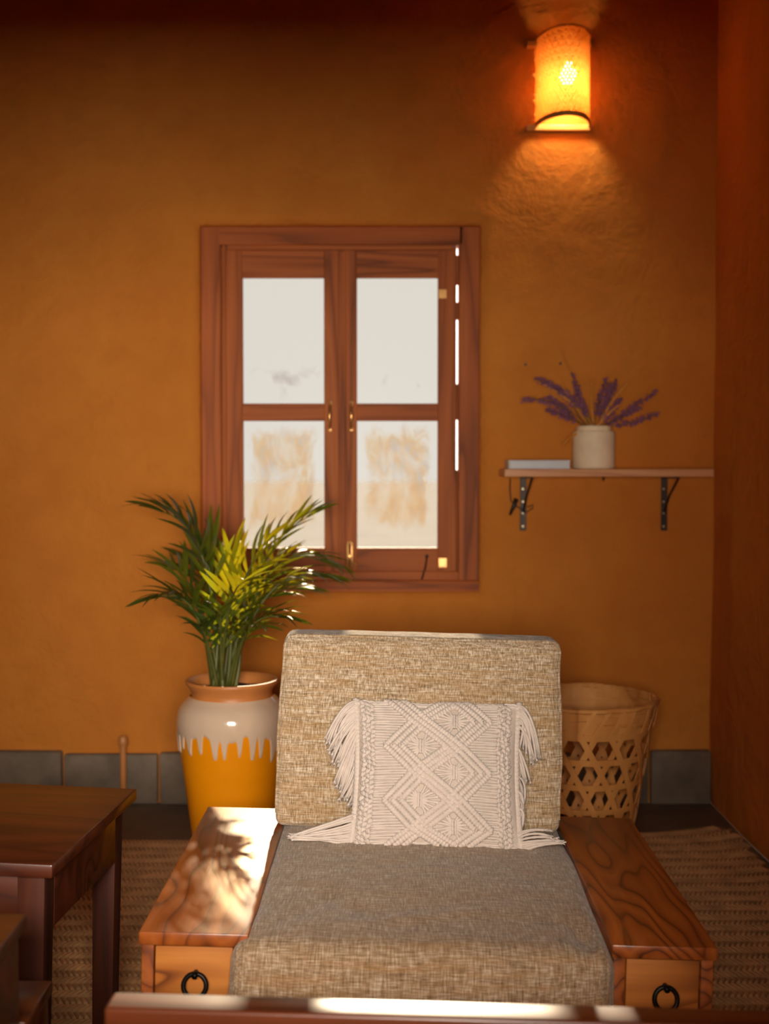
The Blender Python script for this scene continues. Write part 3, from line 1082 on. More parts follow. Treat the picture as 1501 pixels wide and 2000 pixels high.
frond((434, 1346, -0.04), (430, 1220, -0.08), (430, 1195, -0.15), 11, 0.120, 'leaf_green', 48, 0.32, 0.35)
frond((428, 1346, -0.03), (410, 1190, -0.05), (375, 1180, -0.10), 12, 0.120, 'leaf_dark', 48, 0.34, 0.45)
frond((448, 1346, -0.02), (465, 1230, -0.02), (478, 1200, 0.05), 10, 0.120, 'leaf_dark', 46, 0.36, 0.4)
# loose stems at the foot
for i in range(7):
    bx = 415 + i * 7
    p0 = at(bx, 1347, PY - 0.05 + 0.02 * (i % 3))
    p0.z = pb.z - 0.001
    p1 = at(bx + rng.uniform(-14, 14), 1240 + rng.uniform(-20, 20), PY - 0.03)
    MB().tube(bez(p0, (p0 + p1) / 2 + Vector((rng.uniform(-.01, .01), 0, 0)), p1, 6), [0.007, 0.007, 0.0065, 0.0055, 0.004, 0.002], 7).build('leaf_sheath', 'palm_stem', palm, True)

# ================================================================== BASKET
BY = 3.45
SB = BY / FPX
BX = at(1138, 1400, BY).x
bzr = at(1138, 1363, BY).z
RT, RB = 141 * SB, 74 * SB
bas = empty('bamboo_basket', (BX, BY, 0), 'tapered open-weave bamboo basket on the floor behind the armchair', 'basket')


def brad(z):
    t = z / bzr
    return RB + (RT - RB) * (0.08 + 0.92 * t - 0.08 * (1 - t) ** 3)


def bp(th, z, off=0.0):
    r = brad(z) + off
    return Vector((BX + r * sin(th), BY - r * cos(th), z)), Vector((sin(th), -cos(th), -0.22)).normalized()


NH = 15
rows = [at(1138, y, BY - 0.17).z for y in (1465, 1520, 1571, 1617)]
dz = (rows[0] - rows[3]) / 3
zrow = [rows[0] - i * dz for i in range(-1, 8)]
th0 = math.asin((1154 - 1138) / (125.0))
# horizontal rings lie between the rows of holes
z = rows[0] + dz / 2
rngb = random.Random(8)
while z > 0.025:
    pts, nn = zip(*[bp(2 * pi * i / 60, z, 0.0018 * sin(i * pi)) for i in range(61)])
    MB().ribbon(pts, nn, 0.0195 * (0.6 + 0.4 * z / bzr), 0.0022, False).build('hoop_strip', 'bamboo_strip', bas, 40)
    z -= dz
zlo, zhi = 0.012, rows[0] + dz * 0.9
for sgn in (1, -1):
    for i in range(NH):
        pts, nn = [], []
        for q in range(25):
            z = zlo + (zhi - zlo) * q / 24
            j = (rows[0] - z) / dz
            th = th0 + 2 * pi * (i + 0.5) / NH + sgn * (pi / NH) * j
            p, n_ = bp(th, z, 0.0022 * (1 if sgn > 0 else -1))
            pts.append(p); nn.append(n_)
        MB().ribbon(pts, nn, [0.0175 * (0.55 + 0.45 * brad(p.z) / RT) for p in pts], 0.0020).build('diagonal_strip', 'bamboo_strip', bas, 40)
# rim: overlapping wrapped strips above the open weave
ztop0, ztop1 = rows[0] + dz * 0.62, bzr
for i in range(7):
    z0 = ztop0 + (ztop1 - ztop0) * (i + 0.5) / 7
    pts, nn = [], []
    for q in range(73):
        a_ = 2 * pi * q / 72
        p, n_ = bp(a_, z0 + 0.004 * sin(a_ * 5 + i * 2.1), 0.003 * sin(a_ * 9 + i * pi))
        pts.append(p); nn.append(n_)
    MB().ribbon(pts, nn, 0.0175, 0.0035, False).build('rim_strip', 'bamboo_strip', bas, 40)
for i in range(26):
    a_ = 2 * pi * i / 26 + rngb.uniform(-.05, .05)
    p0, n0 = bp(a_, ztop0 - 0.004, 0.005)
    p1, n1 = bp(a_ + rngb.uniform(0.08, 0.22), ztop1 + 0.002, 0.006)
    pm = (p0 + p1) / 2 + n0 * 0.002
    MB().ribbon([p0, pm, p1, p1 - n1 * 0.012 + Vector((0, 0, 0.002)), p1 - n1 * 0.012 - Vector((0, 0, 0.02))], [n0, n0, (n1 + Vector((0, 0, 1))).normalized(), (Vector((0, 0, 1)) - n1).normalized(), -n1], 0.011, 0.002).build('wrapping_strip', 'bamboo_strip', bas, 40)
pts = [bp(2 * pi * i / 72, bzr, 0.002 + 0.002 * sin(i * 1.3))[0] for i in range(73)]
MB().tube(pts, lambda i: 0.0065 + 0.0012 * sin(i * 2.0), 8, False).build('rim_cord', 'bamboo_strip', bas, True)
for i in range(7):
    x0 = -RB * 0.85 + i * RB * 0.28
    hw = sqrt(max(0.0004, (RB * 1.02) ** 2 - x0 * x0))
    MB().box((BX + x0 - 0.008, BY - hw, 0.0105), (BX + x0 + 0.008, BY + hw, 0.0135)).build('base_strip', 'bamboo_strip', bas)

# ================================================================== MAT
mat = empty('woven_mat', (-0.3, 2.4, 0), 'large herringbone-woven straw mat covering the floor under the furniture', 'mat')
MX0, MX1, MY0 = -1.75, 1.122, 0.35


def mat_far(x):                # far edge, slightly skewed
    return 3.84 + 0.055 * (x + 0.8)


def mat_z(x, y):
    z = 0.006
    # curled up corner and edge along the right wall
    d = max(0.0, 1 - sqrt((MX1 - x) ** 2 + (mat_far(MX1) - y) ** 2) / 0.34)
    z += 0.035 * d * d
    z += 0.010 * max(0, 1 - (MX1 - x) / 0.10)
    return z + 0.0015 * noise.noise(Vector((x * 3, y * 3, 1)))


def mat_in(x, y):
    yf = mat_far(x)
    if y > yf or y < MY0 or x < MX0 or x > MX1:
        return False
    cx, cy = MX1 - 0.16, mat_far(MX1) - 0.16
    if x > cx and y > cy:
        return (x - cx) ** 2 + (y - cy) ** 2 < 0.16 ** 2
    return True


m_ = MB()
nx, ny = 64, 64
gi = {}
for i in range(nx + 1):
    for j in range(ny + 1):
        x = MX0 + (MX1 - MX0) * i / nx
        y = MY0 + (mat_far(x) - MY0) * j / ny
        cx, cy = MX1 - 0.16, mat_far(MX1) - 0.16
        if x > cx and y > cy:
            v_ = Vector((x - cx, y - cy))
            if v_.length > 0.16:
                v_ = v_.normalized() * 0.16
                x, y = cx + v_.x, cy + v_.y
        gi[(i, j)] = len(m_.v)
        m_.v.append(Vector((x, y, mat_z(x, y) - 0.003)))
for i in range(nx):
    for j in range(ny):
        m_.f.append((gi[(i, j)], gi[(i + 1, j)], gi[(i + 1, j + 1)], gi[(i, j + 1)]))
m_.build('mat_base', 'mat_backing', mat, True)
m_ = MB()
rng = random.Random(9)
band, st = 0.036, 0.0135
nb = int((MX1 - MX0) / st)
row = 0
y = MY0
while y < 4.05:
    sg = 1 if row % 2 else -1
    for i in range(nb):
        x = MX0 + (i + 0.5) * st + (0.5 * st if row % 4 > 1 else 0)
        yc_ = y + band / 2
        if not (mat_in(x, yc_ + band * 0.4) and mat_in(x, yc_ - band * 0.4)):
            continue
        if -0.30 < x < 0.45 and 1.2 < yc_ < 2.55:
            continue               # hidden under the armchair
        ux, uy = sg * 0.46, 0.89
        hl, hw = band * 0.66, st * 0.40 * rng.uniform(0.85, 1.1)
        sx, sy = uy, -ux
        zc = mat_z(x, yc_)
        o = len(m_.v)
        for (a_, b_, h) in ((-1, -1, -0.003), (-1, 1, -0.003), (1, 1, -0.003), (1, -1, -0.003), (-0.5, -0.55, 0.0025), (-0.5, 0.55, 0.0025), (0.5, 0.55, 0.0025), (0.5, -0.55, 0.0025)):
            m_.v.append(Vector((x + ux * hl * a_ + sx * hw * b_, yc_ + uy * hl * a_ + sy * hw * b_, zc + h)))
        for q in ((4, 7, 6, 5), (0, 3, 7, 4), (3, 2, 6, 7), (2, 1, 5, 6), (1, 0, 4, 5)):
            m_.f.append(tuple(o + w for w in q))
    y += band
    row += 1
wv = m_.build('weave', 'mat_fibre', mat)
tag(wv, kind='stuff')

# ================================================================== ARMCHAIR
CH = Vector((0.060, 1.955, 0))
CROT = (0, radians(1.45), radians(-0.5))
chair = empty('armchair', tuple(CH), 'low wooden armchair with tan linen cushions and drawer arms', 'armchair', rot=CROT)
from mathutils import Euler
CM = Matrix.Translation(CH) @ Euler(CROT).to_matrix().to_4x4()
CI = CM.inverted()


def atl(px, py, yl):           # pixel to chair-local point near local depth yl
    return CI @ at(px, py, CH.y + yl)


AZ = 0.42
for sx, x0, x1 in ((-1, -0.468, -0.290), (1, 0.296, 0.466)):
    top = MB().box((x0, 0.0, AZ - 0.022), (x1, 0.735, AZ), 0.003)
    arm = top.build('arm_top', 'armchair_wood', chair, 40)
    xo, xi = (x0, x1) if sx < 0 else (x1, x0)
    # side boards, back and posts form the arm box
    t = 0.020
    lo, hi = x0 + 0.004, x1 - 0.004
    MB().box((lo, 0.008, 0.055), (lo + t, 0.727, AZ - 0.0215), 0.002).build('side_board', 'chair_wood', chair, 40)
    MB().box((hi - t, 0.008, 0.055), (hi, 0.727, AZ - 0.0215), 0.002).build('side_board', 'chair_wood', chair, 40)
    MB().box((lo + t, 0.705, 0.055), (hi - t, 0.725, AZ - 0.0215), 0.002).build('end_board', 'chair_wood', chair, 40)
    MB().box((lo + t, 0.012, 0.055), (hi - t, 0.032, 0.10), 0.002).build('front_rail', 'drawer_wood', chair, 40)
    MB().box((lo + t, 0.012, 0.235), (hi - t, 0.032, 0.252), 0.002).build('front_rail', 'drawer_wood', chair, 40)
    for (z0, z1) in ((0.255, AZ - 0.026), (0.104, 0.231)):
        dr = MB().box((lo + t + 0.002, 0.010, z0), (hi - t - 0.002, 0.030, z1), 0.002)
        dr = dr.build('drawer', 'drawer_wood', chair, 40)
        zc = z1 - 0.056
        xc = (lo + hi) / 2 + 0.004
        pts = [(xc + 0.0185 * cos(a_), -0.001 + 0.004 * sin(a_), zc - 0.004 + 0.0185 * sin(a_)) for a_ in [2 * pi * i / 24 for i in range(25)]]
        rg = MB().tube(pts, 0.0040, 8, False)
        rg.tube([(xc, 0.012, zc + 0.014), (xc, -0.008, zc + 0.014)], 0.005, 8)
        rg.build('ring_pull', 'black_iron', dr, True)
    for yy in (0.03, 0.675):
        for xx in (lo + 0.012, hi - 0.052):
            dzf = (xx + 0.02) * math.tan(CROT[1])
            MB().box((xx, yy, dzf + 0.0095), (xx + 0.04, yy + 0.04, 0.058), 0.002).build('foot', 'post_wood', chair, 40)
# seat deck, front board and back panel
MB().box((-0.30, 0.03, 0.22), (0.306, 0.74, 0.245), 0.002).build('seat_deck', 'chair_wood', chair, 40)
MB().box((-0.284, 0.03, 0.12), (0.290, 0.052, 0.22), 0.002).build('front_apron', 'drawer_wood', chair, 40)
for i in range(5):
    xx = -0.245 + i * 0.105
    MB().box((xx, 0.755, 0.20), (xx + 0.07, 0.775, 0.70), 0.004).build('back_slat', 'post_wood', chair, 40)
MB().box((-0.25, 0.752, 0.20), (0.25, 0.778, 0.26), 0.003).build('back_rail', 'chair_wood', chair, 40)
MB().box((-0.25, 0.775, 0.66), (0.25, 0.795, 0.72), 0.003).build('back_rail', 'chair_wood', chair, 40)


def cushion(lo, hi, r, crown, nseg, warp):
    """rounded box cushion with crowned faces; warp(p, face parameters) adds folds"""
    bm = bmesh.new()
    bmesh.ops.create_cube(bm, size=2)
    bmesh.ops.subdivide_edges(bm, edges=bm.edges[:], cuts=nseg, use_grid_fill=True)
    lo, hi = Vector(lo), Vector(hi)
    c_, h = (lo + hi) / 2, (hi - lo) / 2
    out = MB()
    bm.verts.index_update()
    for vv in bm.verts:
        q = vv.co
        # denser samples near the edges
        s = Vector([math.copysign(abs(x) ** 0.75, x) for x in q])
        p = Vector((s[i] * h[i] for i in range(3)))
        inner = Vector((max(-h[i] + r, min(h[i] - r, p[i])) for i in range(3)))
        d = p - inner
        if d.length > 1e-9:
            m1 = max(abs(x) for x in d)
            p = inner + d.normalized() * min(r, m1 if m1 > 0 else r) if sum(abs(x) > 1e-6 for x in d) > 1 else p
        u = [p[i] / h[i] for i in range(3)]
        for ax in range(3):
            o1, o2 = [i for i in range(3) if i != ax]
            p[ax] += u[ax] * crown[ax] * max(0, 1 - u[o1] ** 2) * max(0, 1 - u[o2] ** 2) if abs(u[ax]) > 0.5 else 0
        p = p + c_
        out.v.append(warp(p, u))
    out.f = [tuple(x.index for x in f.verts) for f in bm.faces]
    bm.free()
    return out


def gauss(x, s):
    return math.exp(-(x / s) ** 2)


def seat_warp(p, u):
    n1 = noise.noise(Vector((p.x * 5, p.y * 5, p.z * 5 + 4)))
    n2 = noise.noise(Vector((p.x * 13, p.y * 9, p.z * 9 + 9)))
    if u[2] > 0.2:
        p.z += 0.005 * n1 + 0.0018 * n2
        # dimple with a fold at the front right corner, drag lines across the front
        p.z -= 0.016 * gauss(p.x - 0.262, 0.022) * gauss(p.y - 0.055, 0.06)
        p.z += 0.007 * gauss(p.x - 0.285, 0.012) * gauss(p.y - 0.03, 0.06)
        p.z -= 0.006 * gauss(p.x + 0.10 + (p.y - 0.1) * 0.8, 0.03) * gauss(p.y - 0.14, 0.08)
        p.z -= 0.005 * gauss(p.x + 0.22 - (p.y - 0.1) * 0.6, 0.025) * gauss(p.y - 0.12, 0.10)
        p.z += 0.005 * gauss(p.y - 0.10 - 0.04 * sin(p.x * 9), 0.02) * gauss(p.x, 0.2)
    if p.y < 0.08:
        w = max(0, 1 - max(0, p.y) / 0.08)
        p.y -= w * (0.007 * n1 + 0.006 * sin(p.x * 26 + p.z * 30 + 2 * n1) * max(0, 0.42 - p.z) / 0.15)
        p.y -= 0.014 * w * max(0, (0.42 - p.z) / 0.16)
    p.x += 0.006 * n1 * (1 if abs(u[0]) > 0.7 else 0)
    if p.y < 0.12 and u[0] < 0:
        p.x += 0.020 * u[0] * max(0, 1 - max(0, p.y + 0.03) / 0.15)
    return p


cushion((-0.301, -0.030, 0.247), (0.303, 0.752, 0.417), 0.034, (0.004, 0.012, 0.012), 46, seat_warp).build('seat_cushion', 'seat_linen', chair, True)


def back_warp(p, u):
    n1 = noise.noise(Vector((p.x * 4, p.y * 4, p.z * 5 + 14)))
    n2 = noise.noise(Vector((p.x * 10, p.y * 6, p.z * 16)))
    p.x += (0.0045 * n1 + 0.0035 * n2) * abs(u[0]) ** 3
    p.y += 0.004 * n1
    p.z += 0.002 * n2 * abs(u[2]) ** 3
    p.y += (p.z - 0.42) * 0.16
    # flare of the lower corners
    p.x *= 1 + 0.012 * gauss(p.z - 0.60, 0.12)
    return p


bc = cushion((-0.304, 0.595, 0.420), (0.291, 0.700, 0.816), 0.018, (0.002, 0.012, 0.004), 40, back_warp)
for p in bc.v:
    pass
bcush = bc.build('back_cushion', 'back_linen', chair, True)
# piped seam around the front face of the back cushion
m_ = MB()
pts = []
cx0, cx1, cz0, cz1, cy = -0.302, 0.289, 0.428, 0.814, 0.600
for (x, z) in [(cx0, cz0 + (cz1 - cz0) * i / 20) for i in range(1, 20)] + [(cx0 + 0.008, cz1 - 0.004)] + [(cx0 + (cx1 - cx0) * i / 24, cz1) for i in range(1, 24)] + [(cx1 - 0.008, cz1 - 0.004)] + [(cx1, cz1 - (cz1 - cz0) * i / 20) for i in range(1, 20)]:
    q = back_warp(Vector((x, cy + 0.004, z)), [(x + 0.0065) / 0.2975, -0.9, (z - 0.618) / 0.198])
    pts.append(q)
m_.tube(pts, 0.0035, 6).build('piping', 'back_linen', bcush, True)

# ================================================================== MACRAME PILLOW (chair-local coordinates, own empty)
pillow = empty('macrame_pillow', tuple(CH), 'cream macrame pillow with diamond knots and side fringe on the armchair', 'pillow', rot=CROT)
TH = radians(25)
PO = Vector((0.028, 0.550, 0.549))
EV = Vector((0, sin(TH), cos(TH)))
EN = Vector((0, -cos(TH), sin(TH)))
PW, PH, PT = 0.346, 0.306, 0.056


def pil(u, v, side=1, h=0.0):
    x = u * PW * (1 - 0.055 * (1 - (2 * v) ** 2))
    z = v * PH * (1 - 0.045 * (1 - (2 * u) ** 2))
    e = max(0, 1 - (2 * u) ** 2) * max(0, 1 - (2 * v) ** 2)
    d = PT * e ** 0.42
    if side < 0:
        d *= 0.75
    return PO + Vector((x, 0, 0)) + EV * z + EN * (side * d + h)


m_ = MB()
n = 44
for side in (1, -1):
    o = len(m_.v)
    for i in range(n + 1):
        for j in range(n + 1):
            u_, v_ = -0.5 + i / n, -0.5 + j / n
            u_ = 0.5 * math.copysign(1 - (1 - abs(2 * u_)) ** 1.4, u_) if u_ else 0
            v_ = 0.5 * math.copysign(1 - (1 - abs(2 * v_)) ** 1.4, v_) if v_ else 0
            m_.v.append(pil(u_, v_, side))
    for i in range(n):
        for j in range(n):
            p = o + i * (n + 1) + j
            q = (p, p + n + 1, p + n + 2, p + 1)
            m_.f.append(q if side > 0 else q[::-1])
m_.build('cover', 'cotton_backing', pillow, True)


def uv(px, py):
    return (px - 852.0) / 327.0, (1514.0 - py) / 292.0


def cord_pts(p0, p1, h, n=None):
    (x0, y0), (x1, y1) = p0, p1
    L = sqrt((x1 - x0) ** 2 + (y1 - y0) ** 2)
    n = n or max(4, int(L / 1.5))
    res = []
    for i in range(n + 1):
        t = i / n
        u_, v_ = uv(x0 + (x1 - x0) * t, y0 + (y1 - y0) * t)
        u_, v_ = max(-.497, min(.497, u_)), max(-.497, min(.497, v_))
        res.append(pil(u_, v_, 1, h))
    return res


def beads(r, amp=0.16, per=4.0):
    return lambda i: r * (1 + amp * sin(2 * pi * i / per))


cols = [763, 817, 886, 941]
rows_ = [1360, 1412, 1466, 1518, 1573, 1626, 1664]
for ci in range(3):
    for ri in range(6):
        dn = (ci + ri) % 2 == 0          # direction of the zigzag
        ya, yb = rows_[ri], rows_[ri + 1]
        p0 = (cols[ci], ya if dn else yb)
        p1 = (cols[ci + 1], yb if dn else ya)
        if ri == 5:                      # cut the last row at the lower edge
            f = 0.55
            if dn:
                p1 = (p0[0] + (p1[0] - p0[0]) * 0.8, p0[1] + (p1[1] - p0[1]) * 0.8)
            else:
                p0 = (p1[0] + (p0[0] - p1[0]) * 0.8, p1[1] + (p0[1] - p1[1]) * 0.8)
        for kx in (-1, 0, 1):
            ox = kx * 17.0
            q0, q1 = (p0[0] + ox, p0[1]), (p1[0] + ox, p1[1])
            # where the bands meet the zigzag turns, keep them from overshooting
            hh = 0.0052 + (0.0018 if dn else 0.0)
            MB().tube(cord_pts(q0, q1, hh), beads(0.0061), 7).build('knotted_cord', 'cotton', pillow, True)
# fans gathered inside the diamonds
cent = [(818, 1466), (816, 1573), (886, 1412), (886, 1518), (884, 1622)]
rng = random.Random(2)
for (cx, cy) in cent:
    m_ = MB()
    for sx in (-1, 1):
        for i in range(8):
            a_ = radians(-64 + i * 128 / 7 + rng.uniform(-3, 3))
            # length to the diamond border
            dx, dy = abs(cos(a_)), abs(sin(a_))
            L = 1.0 / (dx / 46.0 + dy / 40.0)
            x1, y1 = cx + sx * cos(a_) * L, cy + sin(a_) * L
            x0, y0 = cx + sx * 3.5, cy + sin(a_) * 9
            if y1 > 1652:
                continue
            m_.tube(cord_pts((x0, y0), (x1, y1), 0.0042, 8), lambda i: 0.0029 + 0.0005 * sin(i), 6)
    m_.tube(cord_pts((cx - 1.5, cy - 14), (cx - 1.5, cy + 15), 0.0072, 10), beads(0.0031, 0.2, 3), 6)
    m_.tube(cord_pts((cx + 4, cy - 12), (cx + 4, cy + 15), 0.0068, 10), beads(0.0028, 0.2, 3), 6)
    m_.build('cord_fan', 'cotton', pillow, True)


def zig(y, side):
    """x of the outermost cord of the zigzag at pixel row y"""
    for i in range(6):
        if rows_[i] <= y <= rows_[i + 1]:
            t = (y - rows_[i]) / (rows_[i + 1] - rows_[i])
            if side < 0:
                a_, b_ = (cols[0], cols[1]) if i % 2 == 0 else (cols[1], cols[0])
                return a_ + (b_ - a_) * t - 22
            a_, b_ = (cols[2], cols[3]) if i % 2 == 0 else (cols[3], cols[2])
            return a_ + (b_ - a_) * t + 22
    return cols[0] if side < 0 else cols[3]


# horizontal float cords between the zigzag and the knotted borders
for side, xe in ((-1, 724), (1, 974)):
    m_ = MB()
    y = 1375
    while y < 1652:
        xz = zig(y, side)
        if abs(xz - xe) > 8 and (xz - xe) * side < 0:
            m_.tube(cord_pts((xe, y + rng.uniform(-1.5, 1.5)), (xz, y + rng.uniform(-0.8, .8)), 0.0026, 8), lambda i: 0.0025 + 0.0004 * sin(i * 0.9), 6)
        y += 5.6
    m_.build('float_cords', 'cotton', pillow, True)
# square-knot borders
for side in (-1, 1):
    m_ = MB()
    for cidx, xb in enumerate((703, 712, 721) if side < 0 else (976, 985, 994)):
        y = 1374 + 4 * cidx
        while y < 1655:
            x = xb + rng.uniform(-2, 2)
            hh = 0.0030 + rng.uniform(0, 0.003)
            s_ = rng.choice((-1, 1))
            m_.tube(cord_pts((x - 5, y - 3 * s_), (x + 5, y + 3 * s_), hh, 4), lambda i: 0.0040 * (0.75 + 0.35 * sin(pi * i / 4)), 6)
            m_.tube(cord_pts((x - 1, y - 4.5), (x + 2 * s_, y + 4.5), hh + 0.0022, 4), lambda i: 0.0032 * (0.7 + 0.4 * sin(pi * i / 4)), 6)
            y += 9.2
    m_.build('square_knots', 'cotton', pillow, True)
# wrapped edge ropes and seams
for u_ in (-0.497, 0.497):
    pts = [pil(u_, -0.5 + i / 120, 1, 0.002) for i in range(121)]
    MB().tube(pts, beads(0.0066, 0.13, 3.4), 8).build('edge_rope', 'cotton', pillow, True)
for v_ in (-0.492, 0.492):
    for dd in (0, 0.018):
        pts = [pil(-0.49 + 0.98 * i / 120, v_ - math.copysign(dd, v_) + 0.004 * sin(i * 0.35), 1, 0.001) for i in range(121)]
        MB().tube(pts, beads(0.0036, 0.2, 5), 6).build('seam_cord', 'cotton', pillow, True)

# fringe tufts: root range, control, end range in pixels with chair-local depths
tufts = [
    (-1, [(694, 1366), (692, 1398)], [(668, 1368), (662, 1410)], [(634, 1440), (662, 1462)], 0.575, 11),
    (-1, [(695, 1392), (700, 1430)], [(672, 1400), (682, 1445)], [(640, 1462), (668, 1494)], 0.570, 11),
    (-1, [(701, 1425), (704, 1465)], [(684, 1450), (694, 1490)], [(652, 1528), (684, 1552)], 0.558, 12),
    (-1, [(703, 1470), (703, 1520)], [(690, 1510), (696, 1540)], [(664, 1552), (690, 1572)], 0.548, 10),
    (-1, [(690, 1592), (676, 1660)], [(640, 1608), (640, 1664)], [(570, 1636), (574, 1662)], 0.470, 13),
    (1, [(1006, 1368), (1008, 1392)], [(1036, 1370), (1030, 1410)], [(1056, 1470), (1034, 1486)], 0.575, 9),
    (1, [(1003, 1398), (1002, 1420)], [(1030, 1395), (1028, 1420)], [(1012, 1455), (1040, 1480)], 0.570, 5),
    (1, [(999, 1450), (998, 1480)], [(1018, 1462), (1010, 1505)], [(1032, 1526), (1004, 1530)], 0.560, 8),
    (1, [(996, 1512), (994, 1540)], [(1026, 1512), (1014, 1552)], [(1022, 1568), (1010, 1560)], 0.545, 7),
    (1, [(994, 1540), (992, 1575)], [(1030, 1545), (1024, 1580)], [(1018, 1606), (1000, 1596)], 0.530, 7),
    (1, [(992, 1572), (992, 1598)], [(1030, 1575), (1018, 1600)], [(1012, 1622), (1004, 1612)], 0.510, 7),
    (1, [(996, 1620), (1002, 1664)], [(1035, 1612), (1050, 1668)], [(1062, 1622), (1100, 1656)], 0.470, 10),
]
rng = random.Random(15)
for (side, ra, ca, ea, yl, cnt) in tufts:
    m_ = MB()
    low = yl < 0.48
    for i in range(cnt):
        t = (i + 0.5) / cnt
        jit = lambda s: rng.uniform(-s, s)
        rp = (ra[0][0] + (ra[1][0] - ra[0][0]) * t, ra[0][1] + (ra[1][1] - ra[0][1]) * t)
        cp = (ca[0][0] + (ca[1][0] - ca[0][0]) * t + jit(5), ca[0][1] + (ca[1][1] - ca[0][1]) * t + jit(5))
        ep = (ea[0][0] + (ea[1][0] - ea[0][0]) * t + jit(5), ea[0][1] + (ea[1][1] - ea[0][1]) * t + jit(6))
        u_, v_ = uv(*rp)
        r0 = pil(math.copysign(0.49, side), max(-0.49, min(0.49, v_)), 1, 0.0)
        r1 = atl(cp[0], cp[1], yl + jit(0.008))
        r2 = atl(ep[0], ep[1], yl + jit(0.010) + (0.012 if not low else 0))
        if low:
            for r_ in (r1, r2):
                r_.z = max(r_.z, 0.434 + rng.uniform(0, 0.008))
        pts = bez(r0, r1, r2, 12)
        m_.tube(pts, lambda i: 0.00265 + 0.0003 * sin(i * 2.4), 6)
        # frayed tip
        d = (pts[-1] - pts[-3]).normalized()
        for q in range(5):
            dd = (d + Vector((jit(.5), jit(.5), jit(.5)))).normalized()
            m_.tube([pts[-1], pts[-1] + dd * rng.uniform(0.005, 0.010)], [0.0018, 0.0006], 4)
    m_.build('fringe_tuft', 'cotton', pillow, True)

# ================================================================== LEFT TABLE
TZ = 0.50
TROT = (0, radians(1.2), radians(-5.0))
tb = at(258, 1546, 2.586)
tf = at(95, 1696, 2.09)
TL = Vector((tb.x, tb.y, 0))
table = empty('side_table', tuple(TL), 'dark brown wooden table with square legs at the left edge', 'table', rot=TROT)
# local frame: origin under the rear right corner, x to the left is negative, y towards the camera is negative
D_, W_ = 0.505, 0.95
MB().box((-W_, -D_, TZ - 0.024), (0, 0, TZ), 0.003).build('table_top', 'table_wood', table, 40)
for (x, y) in ((-0.072, -0.075), (-0.072, -D_ + 0.025), (-W_ + 0.022, -0.075), (-W_ + 0.022, -D_ + 0.025)):
    m_ = MB()
    m_.box((x, y, 0.0105 + (x + 0.05) * math.tan(TROT[1])), (x + 0.05, y + 0.05, TZ - 0.0245), 0.003)
    for p in m_.v:
        if p.z < 0.2:
            p.x = x + 0.025 + (p.x - x - 0.025) * 0.86
            p.y = y + 0.025 + (p.y - y - 0.025) * 0.86
    m_.build('leg', 'table_leg_wood', table, 40)
MB().box((-0.034, -D_ + 0.075, TZ - 0.135), (-0.022, -0.075, TZ - 0.0245), 0.002).build('apron', 'table_wood', table, 40)
MB().box((-W_ + 0.022, -D_ + 0.075, TZ - 0.135), (-W_ + 0.034, -0.075, TZ - 0.0245), 0.002).build('apron', 'table_wood', table, 40)
MB().box((-W_ + 0.072, -D_ + 0.030, TZ - 0.135), (-0.072, -D_ + 0.045, TZ - 0.0245), 0.002).build('apron', 'table_wood', table, 40)
MB().box((-W_ + 0.072, -0.045, TZ - 0.135), (-0.072, -0.030, TZ - 0.0245), 0.002).build('apron', 'table_wood', table, 40)

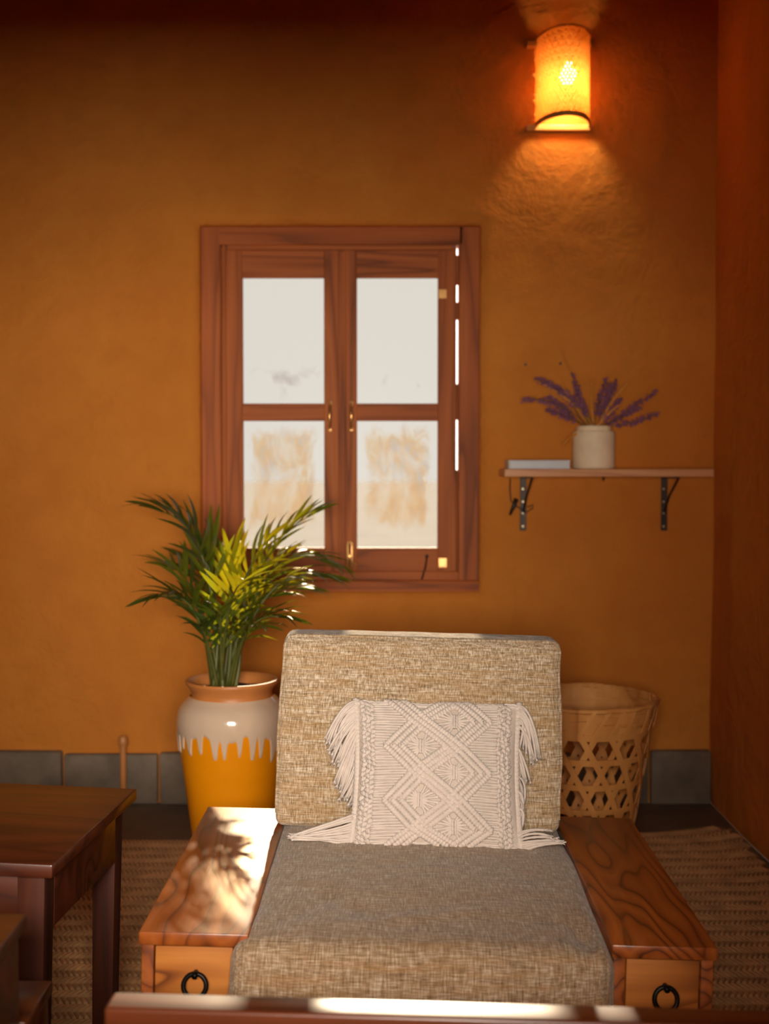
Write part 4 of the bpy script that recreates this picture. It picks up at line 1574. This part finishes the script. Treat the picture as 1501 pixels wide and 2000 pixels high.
# stepped wooden cabinet cut off by the lower left corner
c0 = at(53, 1783, 1.74)
cab = empty('wooden_cabinet', (c0.x - 0.2, 1.5, 0), 'stepped brown wooden cabinet cut off in the lower left corner', 'cabinet')
xr, zt_ = c0.x, c0.z
MB().box((xr - 0.5, 1.12, zt_ - 0.024), (xr, 1.74, zt_), 0.004).build('cabinet_top', 'table_wood', cab, 40)
MB().box((xr - 0.49, 1.13, 0.03), (xr - 0.008, 1.725, zt_ - 0.0245), 0.002).build('body', 'table_wood', cab, 40)
c1 = at(88, 1920, 1.86)
MB().box((xr - 0.5, 1.727, 0.03), (xr - 0.004, 1.86, c1.z - 0.022), 0.002).build('rear_step', 'table_wood', cab, 40)
MB().box((xr - 0.5, 1.727, c1.z - 0.0215), (xr + 0.0, 1.872, c1.z), 0.004).build('step_top', 'table_wood', cab, 40)
MB().box((xr - 0.48, 1.15, 0.0105), (xr - 0.03, 1.85, 0.031), 0.002).build('plinth', 'table_leg_wood', cab, 40)

# ================================================================== FOREGROUND BENCH BACK RAIL
RY = 1.50
ra, rb = at(212, 1952, RY), at(1501, 1988, RY - 0.03)
bench = empty('low_bench', (0.25, 1.25, 0), 'wooden bench whose sunlit back rail crosses the bottom edge', 'bench')
d = (rb - ra).normalized()
ang_z = math.atan2(d.y, d.x)
ex = Vector((cos(ang_z), sin(ang_z), 0))
ey = Vector((-sin(ang_z), cos(ang_z), 0))
slope_ = (rb.z - ra.z) / (rb - ra).length
LN = 1.12
BMAT = Matrix(((ex.x, ey.x, 0, ra.x), (ex.y, ey.y, 0, ra.y), (slope_, 0, 1, ra.z), (0, 0, 0, 1)))
MB().box((0, -0.024, -0.05), (LN, 0.024, 0.0), 0.005, BMAT, 3).build('back_rail', 'rail_wood', bench, 40)
for x in (0.05, LN - 0.10):
    p = BMAT @ Vector((x, 0, 0))
    MB().box((p.x, p.y - 0.02, 0.009), (p.x + 0.045, p.y + 0.02, p.z - 0.045), 0.003).build('rear_leg', 'post_wood', bench, 40)
    MB().box((p.x, p.y - 0.42, 0.009), (p.x + 0.045, p.y - 0.38, 0.37), 0.003).build('front_leg', 'post_wood', bench, 40)
p = BMAT @ Vector((0, 0, 0))
for i in range(5):
    MB().box((p.x + 0.02, p.y - 0.43 + i * 0.08, 0.371), (p.x + LN - 0.02, p.y - 0.36 + i * 0.08, 0.392), 0.003).build('seat_slat', 'rail_wood', bench, 40)

for o in bpy.data.objects:
    if 'base' in o:
        del o['base']
